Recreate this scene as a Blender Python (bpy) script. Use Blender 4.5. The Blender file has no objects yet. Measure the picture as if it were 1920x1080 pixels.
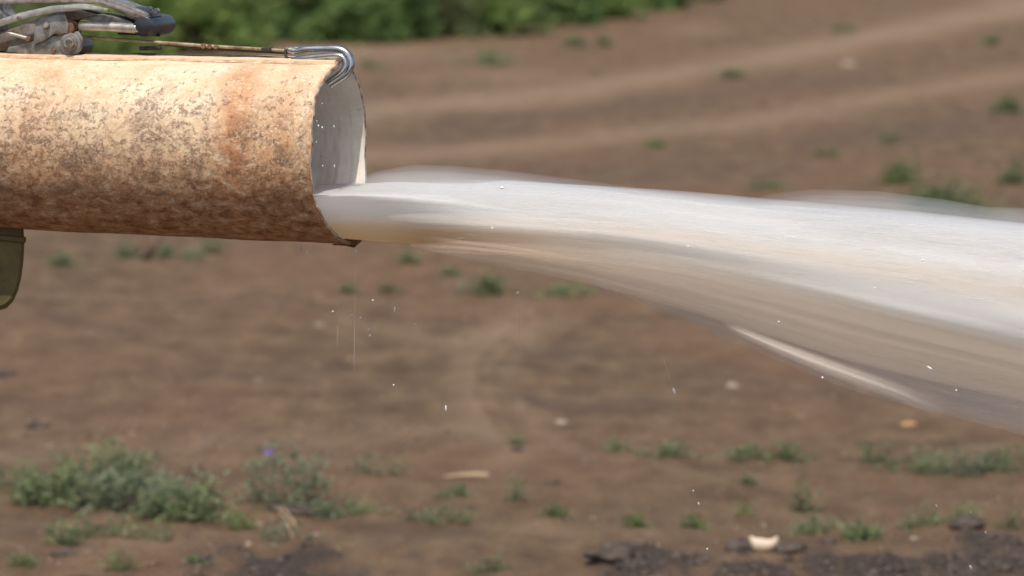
import bpy, bmesh, math, random
import numpy as np
from mathutils import Vector, Matrix

random.seed(7); rng = np.random.default_rng(7)
S = bpy.context.scene; C = S.collection

# ------------------------------------------------------------------ camera
H = 2.6; PITCH = math.radians(5.69); F = 8727.0        # F in pixels of the 1920 wide frame
cam_d = bpy.data.cameras.new('camera'); cam = bpy.data.objects.new('camera', cam_d); C.objects.link(cam)
cam.location = (0, 0, H); cam.rotation_euler = (math.pi/2 - PITCH, 0, 0)
cam_d.sensor_width = 36; cam_d.lens = 36*F/1920
cam_d.clip_start = 0.5; cam_d.clip_end = 6000
cam_d.dof.use_dof = True; cam_d.dof.focus_distance = 9.9; cam_d.dof.aperture_fstop = 4.8
S.camera = cam

# ------------------------------------------------------------------ pipe frame (needed for the sun)
RT = Vector((1, 0, 0)); FW = Vector((0, math.cos(PITCH), -math.sin(PITCH))); UPC = Vector((0, math.sin(PITCH), math.cos(PITCH)))
CAM = Vector((0, 0, H))
def ray(px, py): return RT*((px-960)/F) - UPC*((py-540)/F) + FW
def P(px, py, d): return CAM + ray(px, py)*d
AL = math.radians(15.7)
AX = Vector((math.cos(AL), -math.sin(AL), -0.012)).normalized()     # along the pipe towards its mouth
NR = Vector((-math.sin(AL), -math.cos(AL), 0)).normalized()        # horizontal, towards the camera
UP = (-AX.cross(NR)).normalized()
if UP.z < 0: UP = -UP
O = P(634, 284, 10.0)                                              # centre of the mouth
def L(px, py, off=0.0):                                            # where a sight line meets the plane beside the pipe axis
    r = ray(px, py); q = O + NR*off
    t = (q-CAM).dot(NR)/r.dot(NR)
    return CAM + r*t
def loc(px, py, off=0.0):
    v = L(px, py, off)-O
    return v.dot(AX), v.dot(UP)
def W(a, n, u): return O + AX*a + NR*n + UP*u

# ------------------------------------------------------------------ world and sun
sun_dir = (AX*0.07 + NR*0.46 + Vector((0, 0, 1))*0.88).normalized()   # towards the sun
elev = math.asin(sun_dir.z); azim = math.atan2(sun_dir.x, sun_dir.y)
w = bpy.data.worlds.new('World'); S.world = w; w.use_nodes = True
nt = w.node_tree; nt.nodes.clear()
sky = nt.nodes.new('ShaderNodeTexSky'); sky.sky_type = 'NISHITA'; sky.sun_disc = False
sky.sun_elevation = elev; sky.sun_rotation = azim; sky.dust_density = 3.0; sky.air_density = 1.0
bg = nt.nodes.new('ShaderNodeBackground'); bg.inputs[1].default_value = 0.15
wo = nt.nodes.new('ShaderNodeOutputWorld')
nt.links.new(sky.outputs[0], bg.inputs[0]); nt.links.new(bg.outputs[0], wo.inputs[0])
sl = bpy.data.lights.new('sun', 'SUN'); sl.energy = 3.3; sl.angle = math.radians(0.53); sl.color = (1.0, 0.955, 0.89)
so = bpy.data.objects.new('sun', sl); C.objects.link(so); so.location = (0, 0, 30)
so.rotation_euler = (-sun_dir).to_track_quat('-Z', 'Y').to_euler()
S.view_settings.view_transform = 'Standard'; S.view_settings.look = 'None'
S.view_settings.exposure = 0.0; S.view_settings.gamma = 1.0; S.view_settings.use_curve_mapping = False
S.render.engine = 'CYCLES'
S.cycles.transparent_max_bounces = 48; S.cycles.max_bounces = 8; S.cycles.diffuse_bounces = 3
S.cycles.use_denoising = True; S.cycles.volume_bounces = 2

# ------------------------------------------------------------------ helpers
def mesh_obj(name, verts, faces, mat, parent=None, smooth=False):
    me = bpy.data.meshes.new(name); me.from_pydata([tuple(v) for v in verts], [], faces); me.update()
    if smooth: me.shade_smooth()
    o = bpy.data.objects.new(name, me); C.objects.link(o)
    if mat: me.materials.append(mat)
    if parent:
        o.parent = parent
        o.matrix_parent_inverse = Matrix.Translation(-parent.location)
    return o
def np_mesh(name, V, Fq, mat, parent=None, smooth=True):
    me = bpy.data.meshes.new(name); k = Fq.shape[1]
    me.vertices.add(len(V)); me.vertices.foreach_set('co', V.astype(np.float32).ravel())
    me.loops.add(Fq.size); me.loops.foreach_set('vertex_index', Fq.astype(np.int32).ravel())
    me.polygons.add(len(Fq)); me.polygons.foreach_set('loop_start', np.arange(0, Fq.size, k, dtype=np.int32))
    me.polygons.foreach_set('loop_total', np.full(len(Fq), k, dtype=np.int32))
    me.update(calc_edges=True); me.validate()
    if smooth: me.shade_smooth()
    o = bpy.data.objects.new(name, me); C.objects.link(o)
    if mat: me.materials.append(mat)
    if parent:
        o.parent = parent
        o.matrix_parent_inverse = Matrix.Translation(-parent.location)
    return o
def fattr(o, name, arr):
    a = o.data.attributes.new(name, 'FLOAT', 'POINT'); a.data.foreach_set('value', np.asarray(arr, dtype=np.float32).ravel())
def cattr(o, name, arr):
    a = o.data.attributes.new(name, 'FLOAT_VECTOR', 'POINT'); a.data.foreach_set('vector', np.asarray(arr, dtype=np.float32).ravel())
def tag(o, label=None, cat=None, group=None, kind=None):
    if label: o['label'] = label
    if cat: o['category'] = cat
    if group: o['group'] = group
    if kind: o['kind'] = kind
    return o
def empty(name, at, label, cat, group=None):
    o = bpy.data.objects.new(name, None); C.objects.link(o); o.location = at; o.empty_display_size = 0.05
    return tag(o, label, cat, group)

def hashn(ix, iy, seed):
    n = (ix.astype(np.int64)*374761393 + iy.astype(np.int64)*668265263 + seed*974711) & 0x7fffffff
    n = ((n ^ (n >> 13))*1274126177) & 0x7fffffff
    return ((n ^ (n >> 16)) & 0xffff)/65535.0
def vnoise(x, y, seed=0):
    ix = np.floor(x); iy = np.floor(y); fx = x-ix; fy = y-iy
    fx = fx*fx*(3-2*fx); fy = fy*fy*(3-2*fy)
    a = hashn(ix, iy, seed); b = hashn(ix+1, iy, seed); c = hashn(ix, iy+1, seed); d = hashn(ix+1, iy+1, seed)
    return (a*(1-fx)+b*fx)*(1-fy)+(c*(1-fx)+d*fx)*fy
def fbm(x, y, octs=4, seed=0):
    t = 0; amp = 0.5; s = 0
    for i in range(octs):
        t = t+amp*vnoise(x*2**i+i*17.3, y*2**i-i*9.1, seed+i); s += amp; amp *= 0.5
    return t/s

class NT:
    def __init__(s, name):
        s.m = bpy.data.materials.new(name); s.m.use_nodes = True; s.t = s.m.node_tree; s.t.nodes.clear()
        s.out = s.t.nodes.new('ShaderNodeOutputMaterial')
    def n(s, typ, **kw):
        x = s.t.nodes.new('ShaderNode'+typ)
        for k, v in kw.items(): setattr(x, k, v)
        return x
    def l(s, a, b): s.t.links.new(a, b)
    def attr(s, name): return s.n('Attribute', attribute_name=name)
    def noise(s, vec, scale, detail=4, rough=0.55, dist=0.0, mapscale=None):
        t = s.n('TexNoise'); t.inputs['Scale'].default_value = scale; t.inputs['Detail'].default_value = detail
        t.inputs['Roughness'].default_value = rough; t.inputs['Distortion'].default_value = dist
        if mapscale:
            m = s.n('Mapping'); m.inputs['Scale'].default_value = mapscale; s.l(vec, m.inputs['Vector']); vec = m.outputs[0]
        if vec is not None: s.l(vec, t.inputs['Vector'])
        return t.outputs['Fac']
    def ramp(s, fac, stops):
        r = s.n('ValToRGB'); e = r.color_ramp.elements
        while len(e) < len(stops): e.new(0.5)
        for i, (p, c) in enumerate(stops):
            e[i].position = p; e[i].color = (c, c, c, 1) if not hasattr(c, '__len__') else (*c, 1)
        s.l(fac, r.inputs[0]); return r.outputs[0]
    def math(s, op, a, b=None, clamp=False):
        x = s.n('Math', operation=op); x.use_clamp = clamp
        for i, v in enumerate((a, b)):
            if v is None: continue
            if isinstance(v, (int, float)): x.inputs[i].default_value = v
            else: s.l(v, x.inputs[i])
        return x.outputs[0]
    def mix(s, fac, a, b, blend='MIX'):
        x = s.n('Mix', data_type='RGBA', blend_type=blend)
        for i, v in ((0, fac), (6, a), (7, b)):
            if isinstance(v, (int, float)): x.inputs[i].default_value = v
            elif isinstance(v, tuple): x.inputs[i].default_value = (*v, 1)
            else: s.l(v, x.inputs[i])
        return x.outputs[2]
    def bsdf(s, col, rough=0.8, metal=0.0, bump=None, bstr=0.5, bdist=0.01, spec=0.5):
        b = s.n('BsdfPrincipled')
        if isinstance(col, tuple): b.inputs['Base Color'].default_value = (*col, 1)
        else: s.l(col, b.inputs['Base Color'])
        if isinstance(rough, (int, float)): b.inputs['Roughness'].default_value = rough
        else: s.l(rough, b.inputs['Roughness'])
        if isinstance(metal, (int, float)): b.inputs['Metallic'].default_value = metal
        else: s.l(metal, b.inputs['Metallic'])
        b.inputs['Specular IOR Level'].default_value = spec
        if bump is not None:
            u = s.n('Bump'); u.inputs['Strength'].default_value = bstr; u.inputs['Distance'].default_value = bdist
            s.l(bump, u.inputs['Height']); s.l(u.outputs[0], b.inputs['Normal'])
        return b
    def done(s, sh): s.l(sh.outputs[0], s.out.inputs[0]); return s.m

# ------------------------------------------------------------------ materials
def m_soil():
    t = NT('soil'); g = t.n('NewGeometry').outputs['Position']
    big = t.noise(g, 0.5, 4, 0.6, mapscale=(1, 0.5, 1)); mid = t.noise(g, 5.0, 5, 0.6, mapscale=(1, 0.45, 1)); fine = t.noise(g, 38.0, 5, 0.65)
    col = t.ramp(mid, [(0.34, (0.130, 0.080, 0.042)), (0.5, (0.198, 0.125, 0.068)), (0.66, (0.272, 0.180, 0.102))])
    red = t.ramp(big, [(0.42, 0.0), (0.68, 1.0)])
    col = t.mix(t.math('MULTIPLY', red, 0.6), col, (0.275, 0.150, 0.084))
    col = t.mix(t.ramp(fine, [(0.35, 0.35), (0.62, 0.0)]), col, (0.085, 0.058, 0.045))
    col = t.mix(t.ramp(fine, [(0.62, 0.0), (0.75, 0.4)]), col, (0.26, 0.19, 0.14))
    pale = t.attr('pale').outputs['Fac']; dark = t.attr('dark').outputs['Fac']; mud = t.attr('mud').outputs['Fac']
    col = t.mix(pale, col, (0.39, 0.275, 0.175)); col = t.mix(dark, col, (0.115, 0.082, 0.060))
    mudc = t.ramp(fine, [(0.3, (0.040, 0.029, 0.023)), (0.55, (0.092, 0.068, 0.054)), (0.8, (0.15, 0.112, 0.088))])
    col = t.mix(mud, col, mudc)
    return t.done(t.bsdf(col, 0.92, bump=t.math('ADD', fine, mid), bstr=0.9, bdist=0.05, spec=0.2))
def m_simple(name, c1, c2, scale=30, rough=0.7, metal=0.0, bd=0.002, lo=0.35, hi=0.65, spec=0.5):
    t = NT(name); g = t.n('TexCoord').outputs['Object']; n = t.noise(g, scale, 5, 0.6)
    return t.done(t.bsdf(t.ramp(n, [(lo, c1), (hi, c2)]), rough, metal, bump=n, bstr=0.5, bdist=bd, spec=spec))
def m_leaf(name, c1, c2, c3):
    t = NT(name); v = t.attr('vary').outputs['Fac']
    col = t.ramp(v, [(0.0, c1), (0.6, c2), (1.0, c3)])
    b = t.bsdf(col, 0.6, spec=0.25); tr = t.n('BsdfTranslucent'); t.l(col, tr.inputs[0])
    mx = t.n('MixShader'); mx.inputs[0].default_value = 0.45; t.l(b.outputs[0], mx.inputs[1]); t.l(tr.outputs[0], mx.inputs[2])
    return t.done(mx)
def m_pipe():
    t = NT('flaking_cream_paint'); uv = t.attr('wrap').outputs['Vector']     # x: metres along, y: metres round, z: 0 top .. 1 underside
    sx = t.n('SeparateXYZ'); t.l(uv, sx.inputs[0]); low = sx.outputs[2]
    n1 = t.noise(uv, 9, 6, 0.62, 0.6); n2 = t.noise(uv, 70, 7, 0.78, 0.35, mapscale=(1, 1, 0)); n3 = t.noise(uv, 24, 5, 0.66, 0.4, mapscale=(1, 1.0, 0)); n4 = t.noise(uv, 150, 4, 0.7, 0.5, mapscale=(1, 1, 0))
    drip = t.noise(uv, 14, 3, 0.5, 0.3, mapscale=(1, 0.12, 0))
    col = t.ramp(n1, [(0.3, (0.62, 0.43, 0.25)), (0.48, (0.75, 0.57, 0.36)), (0.66, (0.81, 0.69, 0.50))])
    # orange rust wash, running round the pipe
    patch = t.attr('stain').outputs['Fac']
    wash = t.math('MULTIPLY', t.math('MULTIPLY', patch, t.ramp(drip, [(0.38, 0.3), (0.6, 1.0)])), t.ramp(low, [(0.0, 0.30), (0.30, 0.75), (0.55, 1.0)]))
    col = t.mix(wash, col, (0.50, 0.20, 0.065))
    # overall grime growing to the underside
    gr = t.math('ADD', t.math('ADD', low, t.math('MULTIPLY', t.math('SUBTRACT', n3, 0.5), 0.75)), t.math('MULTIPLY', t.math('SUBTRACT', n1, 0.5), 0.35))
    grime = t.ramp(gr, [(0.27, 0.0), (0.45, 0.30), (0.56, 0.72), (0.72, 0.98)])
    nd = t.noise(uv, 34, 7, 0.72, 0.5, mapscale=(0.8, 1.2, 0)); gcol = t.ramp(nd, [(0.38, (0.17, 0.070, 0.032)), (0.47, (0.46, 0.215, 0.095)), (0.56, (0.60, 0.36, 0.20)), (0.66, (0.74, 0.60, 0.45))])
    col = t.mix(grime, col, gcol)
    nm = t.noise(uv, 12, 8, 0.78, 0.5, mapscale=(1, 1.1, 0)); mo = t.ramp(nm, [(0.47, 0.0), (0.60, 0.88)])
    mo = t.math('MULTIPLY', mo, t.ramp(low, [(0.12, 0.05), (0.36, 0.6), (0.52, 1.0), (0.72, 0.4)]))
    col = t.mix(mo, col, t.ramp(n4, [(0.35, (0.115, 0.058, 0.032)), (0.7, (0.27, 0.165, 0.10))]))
    # chips: brown spots, sparse on top, crowded on the flank
    ch = t.math('ADD', n2, t.math('MULTIPLY', low, 0.26)); ch = t.math('ADD', ch, t.math('MULTIPLY', t.math('SUBTRACT', n1, 0.5), 0.35))
    chip = t.ramp(ch, [(0.62, 0.0), (0.70, 0.85)])
    chip = t.math('MULTIPLY', chip, t.ramp(low, [(0.0, 0.8), (0.5, 0.9), (0.8, 0.35)]))
    col = t.mix(chip, col, t.ramp(n4, [(0.35, (0.12, 0.055, 0.028)), (0.7, (0.34, 0.19, 0.10))]))
    fl = t.math('ADD', n4, t.math('MULTIPLY', n3, 0.5)); flk = t.math('MULTIPLY', t.ramp(fl, [(0.78, 0.0), (0.90, 0.5)]), t.ramp(low, [(0.45, 1.0), (0.62, 0.15)]))
    col = t.mix(flk, col, (0.84, 0.72, 0.55))
    col = t.mix(t.attr('rusty').outputs['Fac'], col, gcol)
    hgt = t.math('SUBTRACT', t.math('MULTIPLY', n2, 0.6), t.math('MULTIPLY', chip, 0.5))
    return t.done(t.bsdf(col, t.ramp(n2, [(0.3, 0.65), (0.7, 0.42)]), bump=hgt, bstr=0.6, bdist=0.004, spec=0.35))
def m_water(name, white, tan, amp=0.34):
    t = NT(name); fl = t.attr('flow').outputs['Vector']; a = t.attr('alpha').outputs['Fac']; ti = t.attr('tint').outputs['Fac']
    n1 = t.noise(fl, 0.9, 3, 0.5, 0.15); n2 = t.noise(fl, 2.4, 3, 0.5, 0.1)
    mixn = t.math('ADD', t.math('MULTIPLY', n1, 0.65), t.math('MULTIPLY', n2, 0.35))
    col = t.mix(ti, white, tan)
    col = t.mix(t.ramp(mixn, [(0.38, 0.25), (0.58, 0.0)]), col, (0.64, 0.57, 0.49))
    st = t.math('MULTIPLY', t.math('SUBTRACT', mixn, 0.5), 3.2)
    # alpha: full where attribute is high, streaks break it up in between
    k = t.math('MULTIPLY', a, t.math('SUBTRACT', 1.0, a)); al = t.math('ADD', a, t.math('MULTIPLY', t.math('MULTIPLY', k, 4.0), t.math('MULTIPLY', st, amp)), clamp=True)
    b = t.bsdf(col, 0.55, bump=mixn, bstr=0.25, bdist=0.008, spec=0.25)
    tr = t.n('BsdfTranslucent'); t.l(col, tr.inputs[0]); m1 = t.n('MixShader'); m1.inputs[0].default_value = 0.48
    t.l(b.outputs[0], m1.inputs[1]); t.l(tr.outputs[0], m1.inputs[2])
    tp = t.n('BsdfTransparent'); m2 = t.n('MixShader'); t.l(al, m2.inputs[0]); t.l(tp.outputs[0], m2.inputs[1]); t.l(m1.outputs[0], m2.inputs[2])
    return t.done(m2)

def m_spray(name, col, dens, aniso=0.15):
    t = NT(name); v = t.n('VolumePrincipled'); v.inputs['Color'].default_value = (*col, 1); v.inputs['Density'].default_value = dens; v.inputs['Anisotropy'].default_value = aniso
    t.l(v.outputs[0], t.out.inputs['Volume']); return t.m
def m_inner():
    t = NT('wet_lining'); uv = t.attr('wrap').outputs['Vector']; sx = t.n('SeparateXYZ'); t.l(uv, sx.inputs[0])
    n1 = t.noise(uv, 8, 5, 0.6, 0.3); n2 = t.noise(uv, 26, 5, 0.65, 0.2, mapscale=(1.6, 0.25, 0)); n3 = t.noise(uv, 60, 4, 0.6, 0.2)
    col = t.ramp(n1, [(0.3, (0.74, 0.65, 0.55)), (0.7, (0.86, 0.79, 0.69))])
    col = t.mix(t.math('MULTIPLY', t.ramp(n2, [(0.50, 0.0), (0.70, 0.55)]), t.ramp(sx.outputs[2], [(0.1, 0.3), (0.6, 1.0)])), col, (0.42, 0.30, 0.20))
    col = t.mix(t.ramp(n3, [(0.64, 0.0), (0.74, 0.5)]), col, (0.36, 0.24, 0.15))
    return t.done(t.bsdf(col, t.ramp(n2, [(0.4, 0.2), (0.6, 0.5)]), bump=n3, bstr=0.4, bdist=0.0015, spec=0.5))
M = dict(
    mistv=m_spray('fine_spray', (0.985, 0.985, 0.98), 1.25), halov=m_spray('foam_haze', (0.99, 0.985, 0.97), 9.0), siltv=m_spray('silty_spray', (0.90, 0.81, 0.70), 6.0),
    veilv=m_spray('thin_spray', (0.93, 0.90, 0.88), 4.2),
    soil=m_soil(),
    clod=m_simple('dry_clods', (0.10, 0.066, 0.048), (0.21, 0.145, 0.105), 12, 0.95, bd=0.01, spec=0.2),
    mudclod=m_simple('dark_mud', (0.040, 0.030, 0.025), (0.125, 0.094, 0.076), 22, 0.85, bd=0.012, spec=0.3),
    stone=m_simple('pale_stone', (0.26, 0.20, 0.14), (0.40, 0.32, 0.24), 40, 0.9),
    shell=m_simple('cream_fragment', (0.62, 0.47, 0.33), (0.80, 0.66, 0.50), 25, 0.6),
    straw=m_simple('dry_straw', (0.34, 0.24, 0.14), (0.48, 0.36, 0.22), 40, 0.8),
    yleaf=m_simple('yellowed_leaf', (0.38, 0.22, 0.08), (0.50, 0.32, 0.13), 40, 0.7),
    pipe=m_pipe(),
    inner=m_inner(),
    steel=m_simple('dull_steel', (0.15, 0.135, 0.115), (0.34, 0.325, 0.30), 48, 0.45, 0.45, 0.0015),
    steel2=m_simple('stained_steel', (0.13, 0.085, 0.055), (0.31, 0.28, 0.25), 38, 0.6, 0.35, 0.002),
    lightsteel=m_simple('worn_light_steel', (0.30, 0.27, 0.22), (0.52, 0.49, 0.44), 55, 0.35, 0.5, 0.001),
    rust=m_simple('brown_rust', (0.10, 0.045, 0.022), (0.24, 0.13, 0.07), 60, 0.85, 0.0, 0.003),
    chrome=m_simple('bright_hook_steel', (0.30, 0.30, 0.29), (0.50, 0.50, 0.48), 40, 0.20, 0.95, 0.0008),
    rubber=m_simple('black_rubber', (0.018, 0.018, 0.022), (0.038, 0.038, 0.045), 30, 0.33, 0.0, 0.001),
    dark=m_simple('blackened_wire', (0.020, 0.016, 0.013), (0.07, 0.05, 0.035), 60, 0.7, 0.2, 0.001),
    wire=m_simple('dirty_brass_wire', (0.16, 0.11, 0.06), (0.42, 0.34, 0.22), 45, 0.55, 0.3, 0.001),
    olive=m_simple('olive_rubber', (0.085, 0.065, 0.022), (0.150, 0.115, 0.040), 18, 0.8, 0.0, 0.002),
    stem=m_simple('dry_stem', (0.10, 0.085, 0.05), (0.19, 0.16, 0.10), 30, 0.8),
    bark=m_simple('shrub_bark', (0.06, 0.045, 0.03), (0.13, 0.10, 0.07), 30, 0.9),
    grey_green=m_leaf('grey_green_leaf', (0.131, 0.166, 0.081), (0.223, 0.272, 0.135), (0.337, 0.377, 0.177)),
    fresh=m_leaf('fresh_leaf', (0.109, 0.149, 0.061), (0.191, 0.252, 0.099), (0.328, 0.355, 0.133)),
    pale_green=m_leaf('pale_leaf', (0.125, 0.150, 0.088), (0.215, 0.250, 0.150), (0.32, 0.35, 0.22)),
    dull_green=m_leaf('dull_leaf', (0.110, 0.136, 0.065), (0.184, 0.227, 0.108), (0.294, 0.318, 0.156)),
    bush_a=m_leaf('hedge_leaf_bright', (0.197, 0.287, 0.085), (0.339, 0.466, 0.149), (0.517, 0.621, 0.242)),
    bush_b=m_leaf('hedge_leaf_deep', (0.133, 0.225, 0.078), (0.232, 0.350, 0.121), (0.339, 0.451, 0.177)),
    bush_c=m_leaf('hedge_leaf_grey', (0.232, 0.287, 0.142), (0.375, 0.443, 0.213), (0.535, 0.574, 0.312)),
    purple=m_simple('purple_petal', (0.12, 0.06, 0.30), (0.22, 0.12, 0.42), 40, 0.6),
    water=m_water('foaming_water', (0.88, 0.88, 0.87), (0.82, 0.59, 0.35)),
    silt=m_water('silty_water', (0.50, 0.445, 0.40), (0.68, 0.54, 0.38), 0.14),
    veil=m_water('spray_veil', (0.66, 0.62, 0.61), (0.7, 0.6, 0.5), 0.20),
)

# ------------------------------------------------------------------ ground sheet
def track(px, py, pts, hw):                      # soft band along a polyline, hw = half width in frame pixels
    best = np.full(px.shape, 1e9)
    for (x0, y0), (x1, y1) in zip(pts[:-1], pts[1:]):
        dx, dy = x1-x0, y1-y0; tt = np.clip(((px-x0)*dx+(py-y0)*dy)/(dx*dx+dy*dy), 0, 1)
        best = np.minimum(best, np.hypot(px-(x0+tt*dx), py-(y0+tt*dy)))
    return np.exp(-(best/hw)**2)
def blob(px, py, cx, cy, rx, ry): return np.exp(-(((px-cx)/rx)**2+((py-cy)/ry)**2))
def project(x, y, z=0.0):
    dz = z-H; zc = y*math.cos(PITCH)-dz*math.sin(PITCH); uc = y*math.sin(PITCH)+dz*math.cos(PITCH)
    zc = np.maximum(zc, 0.1)
    return 960+F*x/zc, 540-F*uc/zc
def soil_marks(x, y):
    px, py = project(x, y); j = (fbm(x*1.3, y*0.6, 3, 5)-0.5)*26; q = py+j*0.5; p = px+j
    ok = (px > -900) & (px < 2900) & (py < 1400) & (py > -60)
    pale = (0.62*track(p, q, [(560, 222), (720, 207), (900, 190), (1100, 168), (1356, 124), (1612, 77), (1920, 13), (2400, -90)], 20)
        + 0.50*track(p, q, [(600, 300), (760, 290), (1100, 265), (1399, 226), (1655, 184), (1920, 141), (2400, 60)], 17)
        + 0.30*track(p, q, [(980, 590), (900, 640), (865, 710), (880, 790), (960, 860)], 34) + 0.18*track(p, q, [(960, 610), (890, 670), (880, 740), (930, 830)], 7) + 0.16*track(p, q, [(1010, 610), (925, 670), (915, 740), (960, 820)], 7) + 0.3*blob(p, q, 600, 96, 330, 16)
        + 0.22*track(p, q, [(1050, 600), (980, 655), (950, 720), (1000, 800), (1100, 860)], 16)
        + 0.30*track(p, q, [(640, 610), (820, 640), (1000, 620)], 14) + 0.25*track(p, q, [(0, 850), (500, 830), (900, 800)], 18)
        + 0.28*blob(p, q, 540, 110, 260, 26) + 0.35*blob(p, q, 950, 140, 110, 14) + 0.35*blob(p, q, 1300, 55, 60, 12)
        + 0.30*blob(p, q, 1590, 122, 30, 9) + 0.30*blob(p, q, 800, 150, 50, 9) + 0.25*blob(p, q, 440, 540, 50, 9)
        + 0.22*blob(p, q, 300, 960, 120, 9) + 0.25*blob(p, q, 250, 1040, 120, 8) + 0.22*blob(p, q, 1050, 1000, 160, 14))
    dark = (0.35*track(p, q, [(820, 230), (1100, 205), (1420, 165), (1650, 140)], 13) + 0.38*track(p, q, [(1500, 260), (1700, 240), (1920, 225), (2300, 190)], 20)  # first track paints shading below the upper wheel track into the soil colour
        + 0.30*track(p, q, [(760, 262), (1000, 240)], 14) + 0.45*blob(p, q, 850, 598, 70, 7) + 0.55*blob(p, q, 120, 600, 38, 8) + 0.5*blob(p, q, 215, 618, 48, 8)
        + 0.42*track(p, q, [(970, 740), (1060, 765), (1220, 755)], 12) + 0.25*track(p, q, [(250, 690), (480, 705), (620, 690)], 12)
        + 0.30*blob(p, q, 90, 760, 120, 10) + 0.3*blob(p, q, 60, 1000, 90, 18) + 0.25*track(p, q, [(1300, 700), (1900, 760)], 26) + 0.3*blob(p, q, 1050, 660, 60, 20)
        + 0.35*track(p, q, [(700, 1020), (900, 1000)], 12) + 0.22*track(p, q, [(1000, 320), (1500, 310)], 30))
    mud = (1.3*blob(px, q, 520, 1078, 165, 44) + 1.1*blob(px, q, 1165, 1070, 95, 46) + 0.75*blob(px, q, 1310, 1085, 90, 30)
        + 0.9*blob(px, q, 1480, 1076, 130, 38) + blob(px, q, 1700, 1080, 130, 34) + 1.0*blob(px, q, 1890, 1050, 190, 60)
        + 1.2*(1/(1+np.exp(-(py-1108+8*np.sin(px/70.))/9.))))
    mud = np.clip((mud-0.44+(fbm(x*9, y*3, 4, 9)-0.5)*1.9)*1.5, 0, 1)
    ok = ok.astype(float)
    return np.clip(pale*ok, 0, 1)*0.9, np.clip(dark*ok, 0, 1), np.where(py > -60, mud, 0)*((y < 17.6) & (y > 12)).astype(float)
def ground_z(x, y, mud=None):
    x = np.asarray(x, float); y = np.asarray(y, float)
    near = np.clip((90-y)/60, 0, 1)
    z = (fbm(x*0.35, y*0.25, 3, 21)-0.5)*0.10*near + (fbm(x*1.6, y*1.1, 3, 31)-0.5)*0.055*near + (fbm(x*9, y*6, 3, 41)-0.5)*0.034*near
    pl, dk, mm = soil_marks(x, y)
    mud = mm if mud is None else mud
    z = z + 0.012*pl - 0.014*dk
    z = z + mud*(0.005+0.07*np.abs(fbm(x*9, y*6, 4, 51)-0.42)+0.05*np.abs(fbm(x*38, y*22, 3, 61)-0.5))
    return z
def GP(px, py):
    r = ray(px, py); t = H/-r.z; p = CAM+r*t
    p.z = float(ground_z(np.array([p.x]), np.array([p.y]))[0]); return p

ys = np.concatenate([np.linspace(1.0, 12.5, 30), 12.7*np.exp(np.linspace(0, math.log(66/12.7), 760)), 66*np.exp(np.linspace(0.03, math.log(4000/66), 40))])
us = np.concatenate([-np.geomspace(3.0, 0.17, 26), np.linspace(-0.165, 0.165, 420), np.geomspace(0.17, 3.0, 26)])
Yg, Ug = np.meshgrid(ys, us, indexing='ij'); Xg = Ug*(Yg+1.0)
pale, dark_, mud = soil_marks(Xg, Yg)
Zg = ground_z(Xg, Yg, mud)
nr, nc = Xg.shape; V = np.stack([Xg, Yg, Zg], -1).reshape(-1, 3)
idx = np.arange(nr*nc).reshape(nr, nc)
Fq = np.stack([idx[:-1, :-1], idx[:-1, 1:], idx[1:, 1:], idx[1:, :-1]], -1).reshape(-1, 4)
g = np_mesh('ground', V, Fq, M['soil']); tag(g, 'bare reddish brown soil with pale wheel tracks', kind='structure')
fattr(g, 'pale', pale); fattr(g, 'dark', dark_); fattr(g, 'mud', mud)

# crumbs and clods, more than anyone could count
ico = bmesh.new(); bmesh.ops.create_icosphere(ico, subdivisions=1, radius=1.0)
IV = np.array([v.co[:] for v in ico.verts]); IF = np.array([[v.index for v in f.verts] for f in ico.faces]); ico.free()
def clods(name, pts, rad, mat, flat=0.6, kind='stuff', label=None):
    n = len(pts); k = len(IV)
    Vv = IV[None]*(1+(rng.random((n, k, 1))-0.5)*0.7)
    Vv = Vv*rad[:, None, None]*np.stack([1+rng.random(n)*0.6, 1+rng.random(n)*0.6, flat*(0.7+rng.random(n)*0.6)], -1)[:, None, :]
    an = rng.random(n)*6.28; c, s = np.cos(an)[:, None], np.sin(an)[:, None]
    x = Vv[..., 0]*c-Vv[..., 1]*s; y = Vv[..., 0]*s+Vv[..., 1]*c
    Vv = np.stack([x, y, Vv[..., 2]], -1)+pts[:, None, :]
    Ff = (IF[None]+np.arange(n)[:, None, None]*k).reshape(-1, 3)
    o = np_mesh(name, Vv.reshape(-1, 3), Ff, mat, smooth=False)
    return tag(o, label, kind=kind)
n = 9000; yy = 15.3*np.exp(rng.random(n)*math.log(58/15.3)); xx = (rng.random(n)-0.5)*0.27*yy
keep = fbm(xx*1.5, yy*0.8, 3, 77) > 0.47; xx, yy = xx[keep], yy[keep]
clods('soil_crumbs', np.stack([xx, yy, ground_z(xx, yy)], -1), 0.005+0.014*rng.random(len(xx))**3, M['clod'], label='small dry crumbs of brown soil scattered over the bare ground')
n = 9000; yy = 15.2+rng.random(n)*1.9; xx = (rng.random(n)-0.5)*0.26*yy
md = soil_marks(xx, yy)[2]; keep = (md > 0.5) & (rng.random(n) < 0.35); xx, yy, md = xx[keep], yy[keep], md[keep]
clods('dark_mud_clods', np.stack([xx, yy, ground_z(xx, yy, md)], -1), 0.004+0.017*rng.random(len(xx))**3, M['mudclod'], 0.8, label='dark wet mud churned into clods along the bottom of the view')

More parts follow.
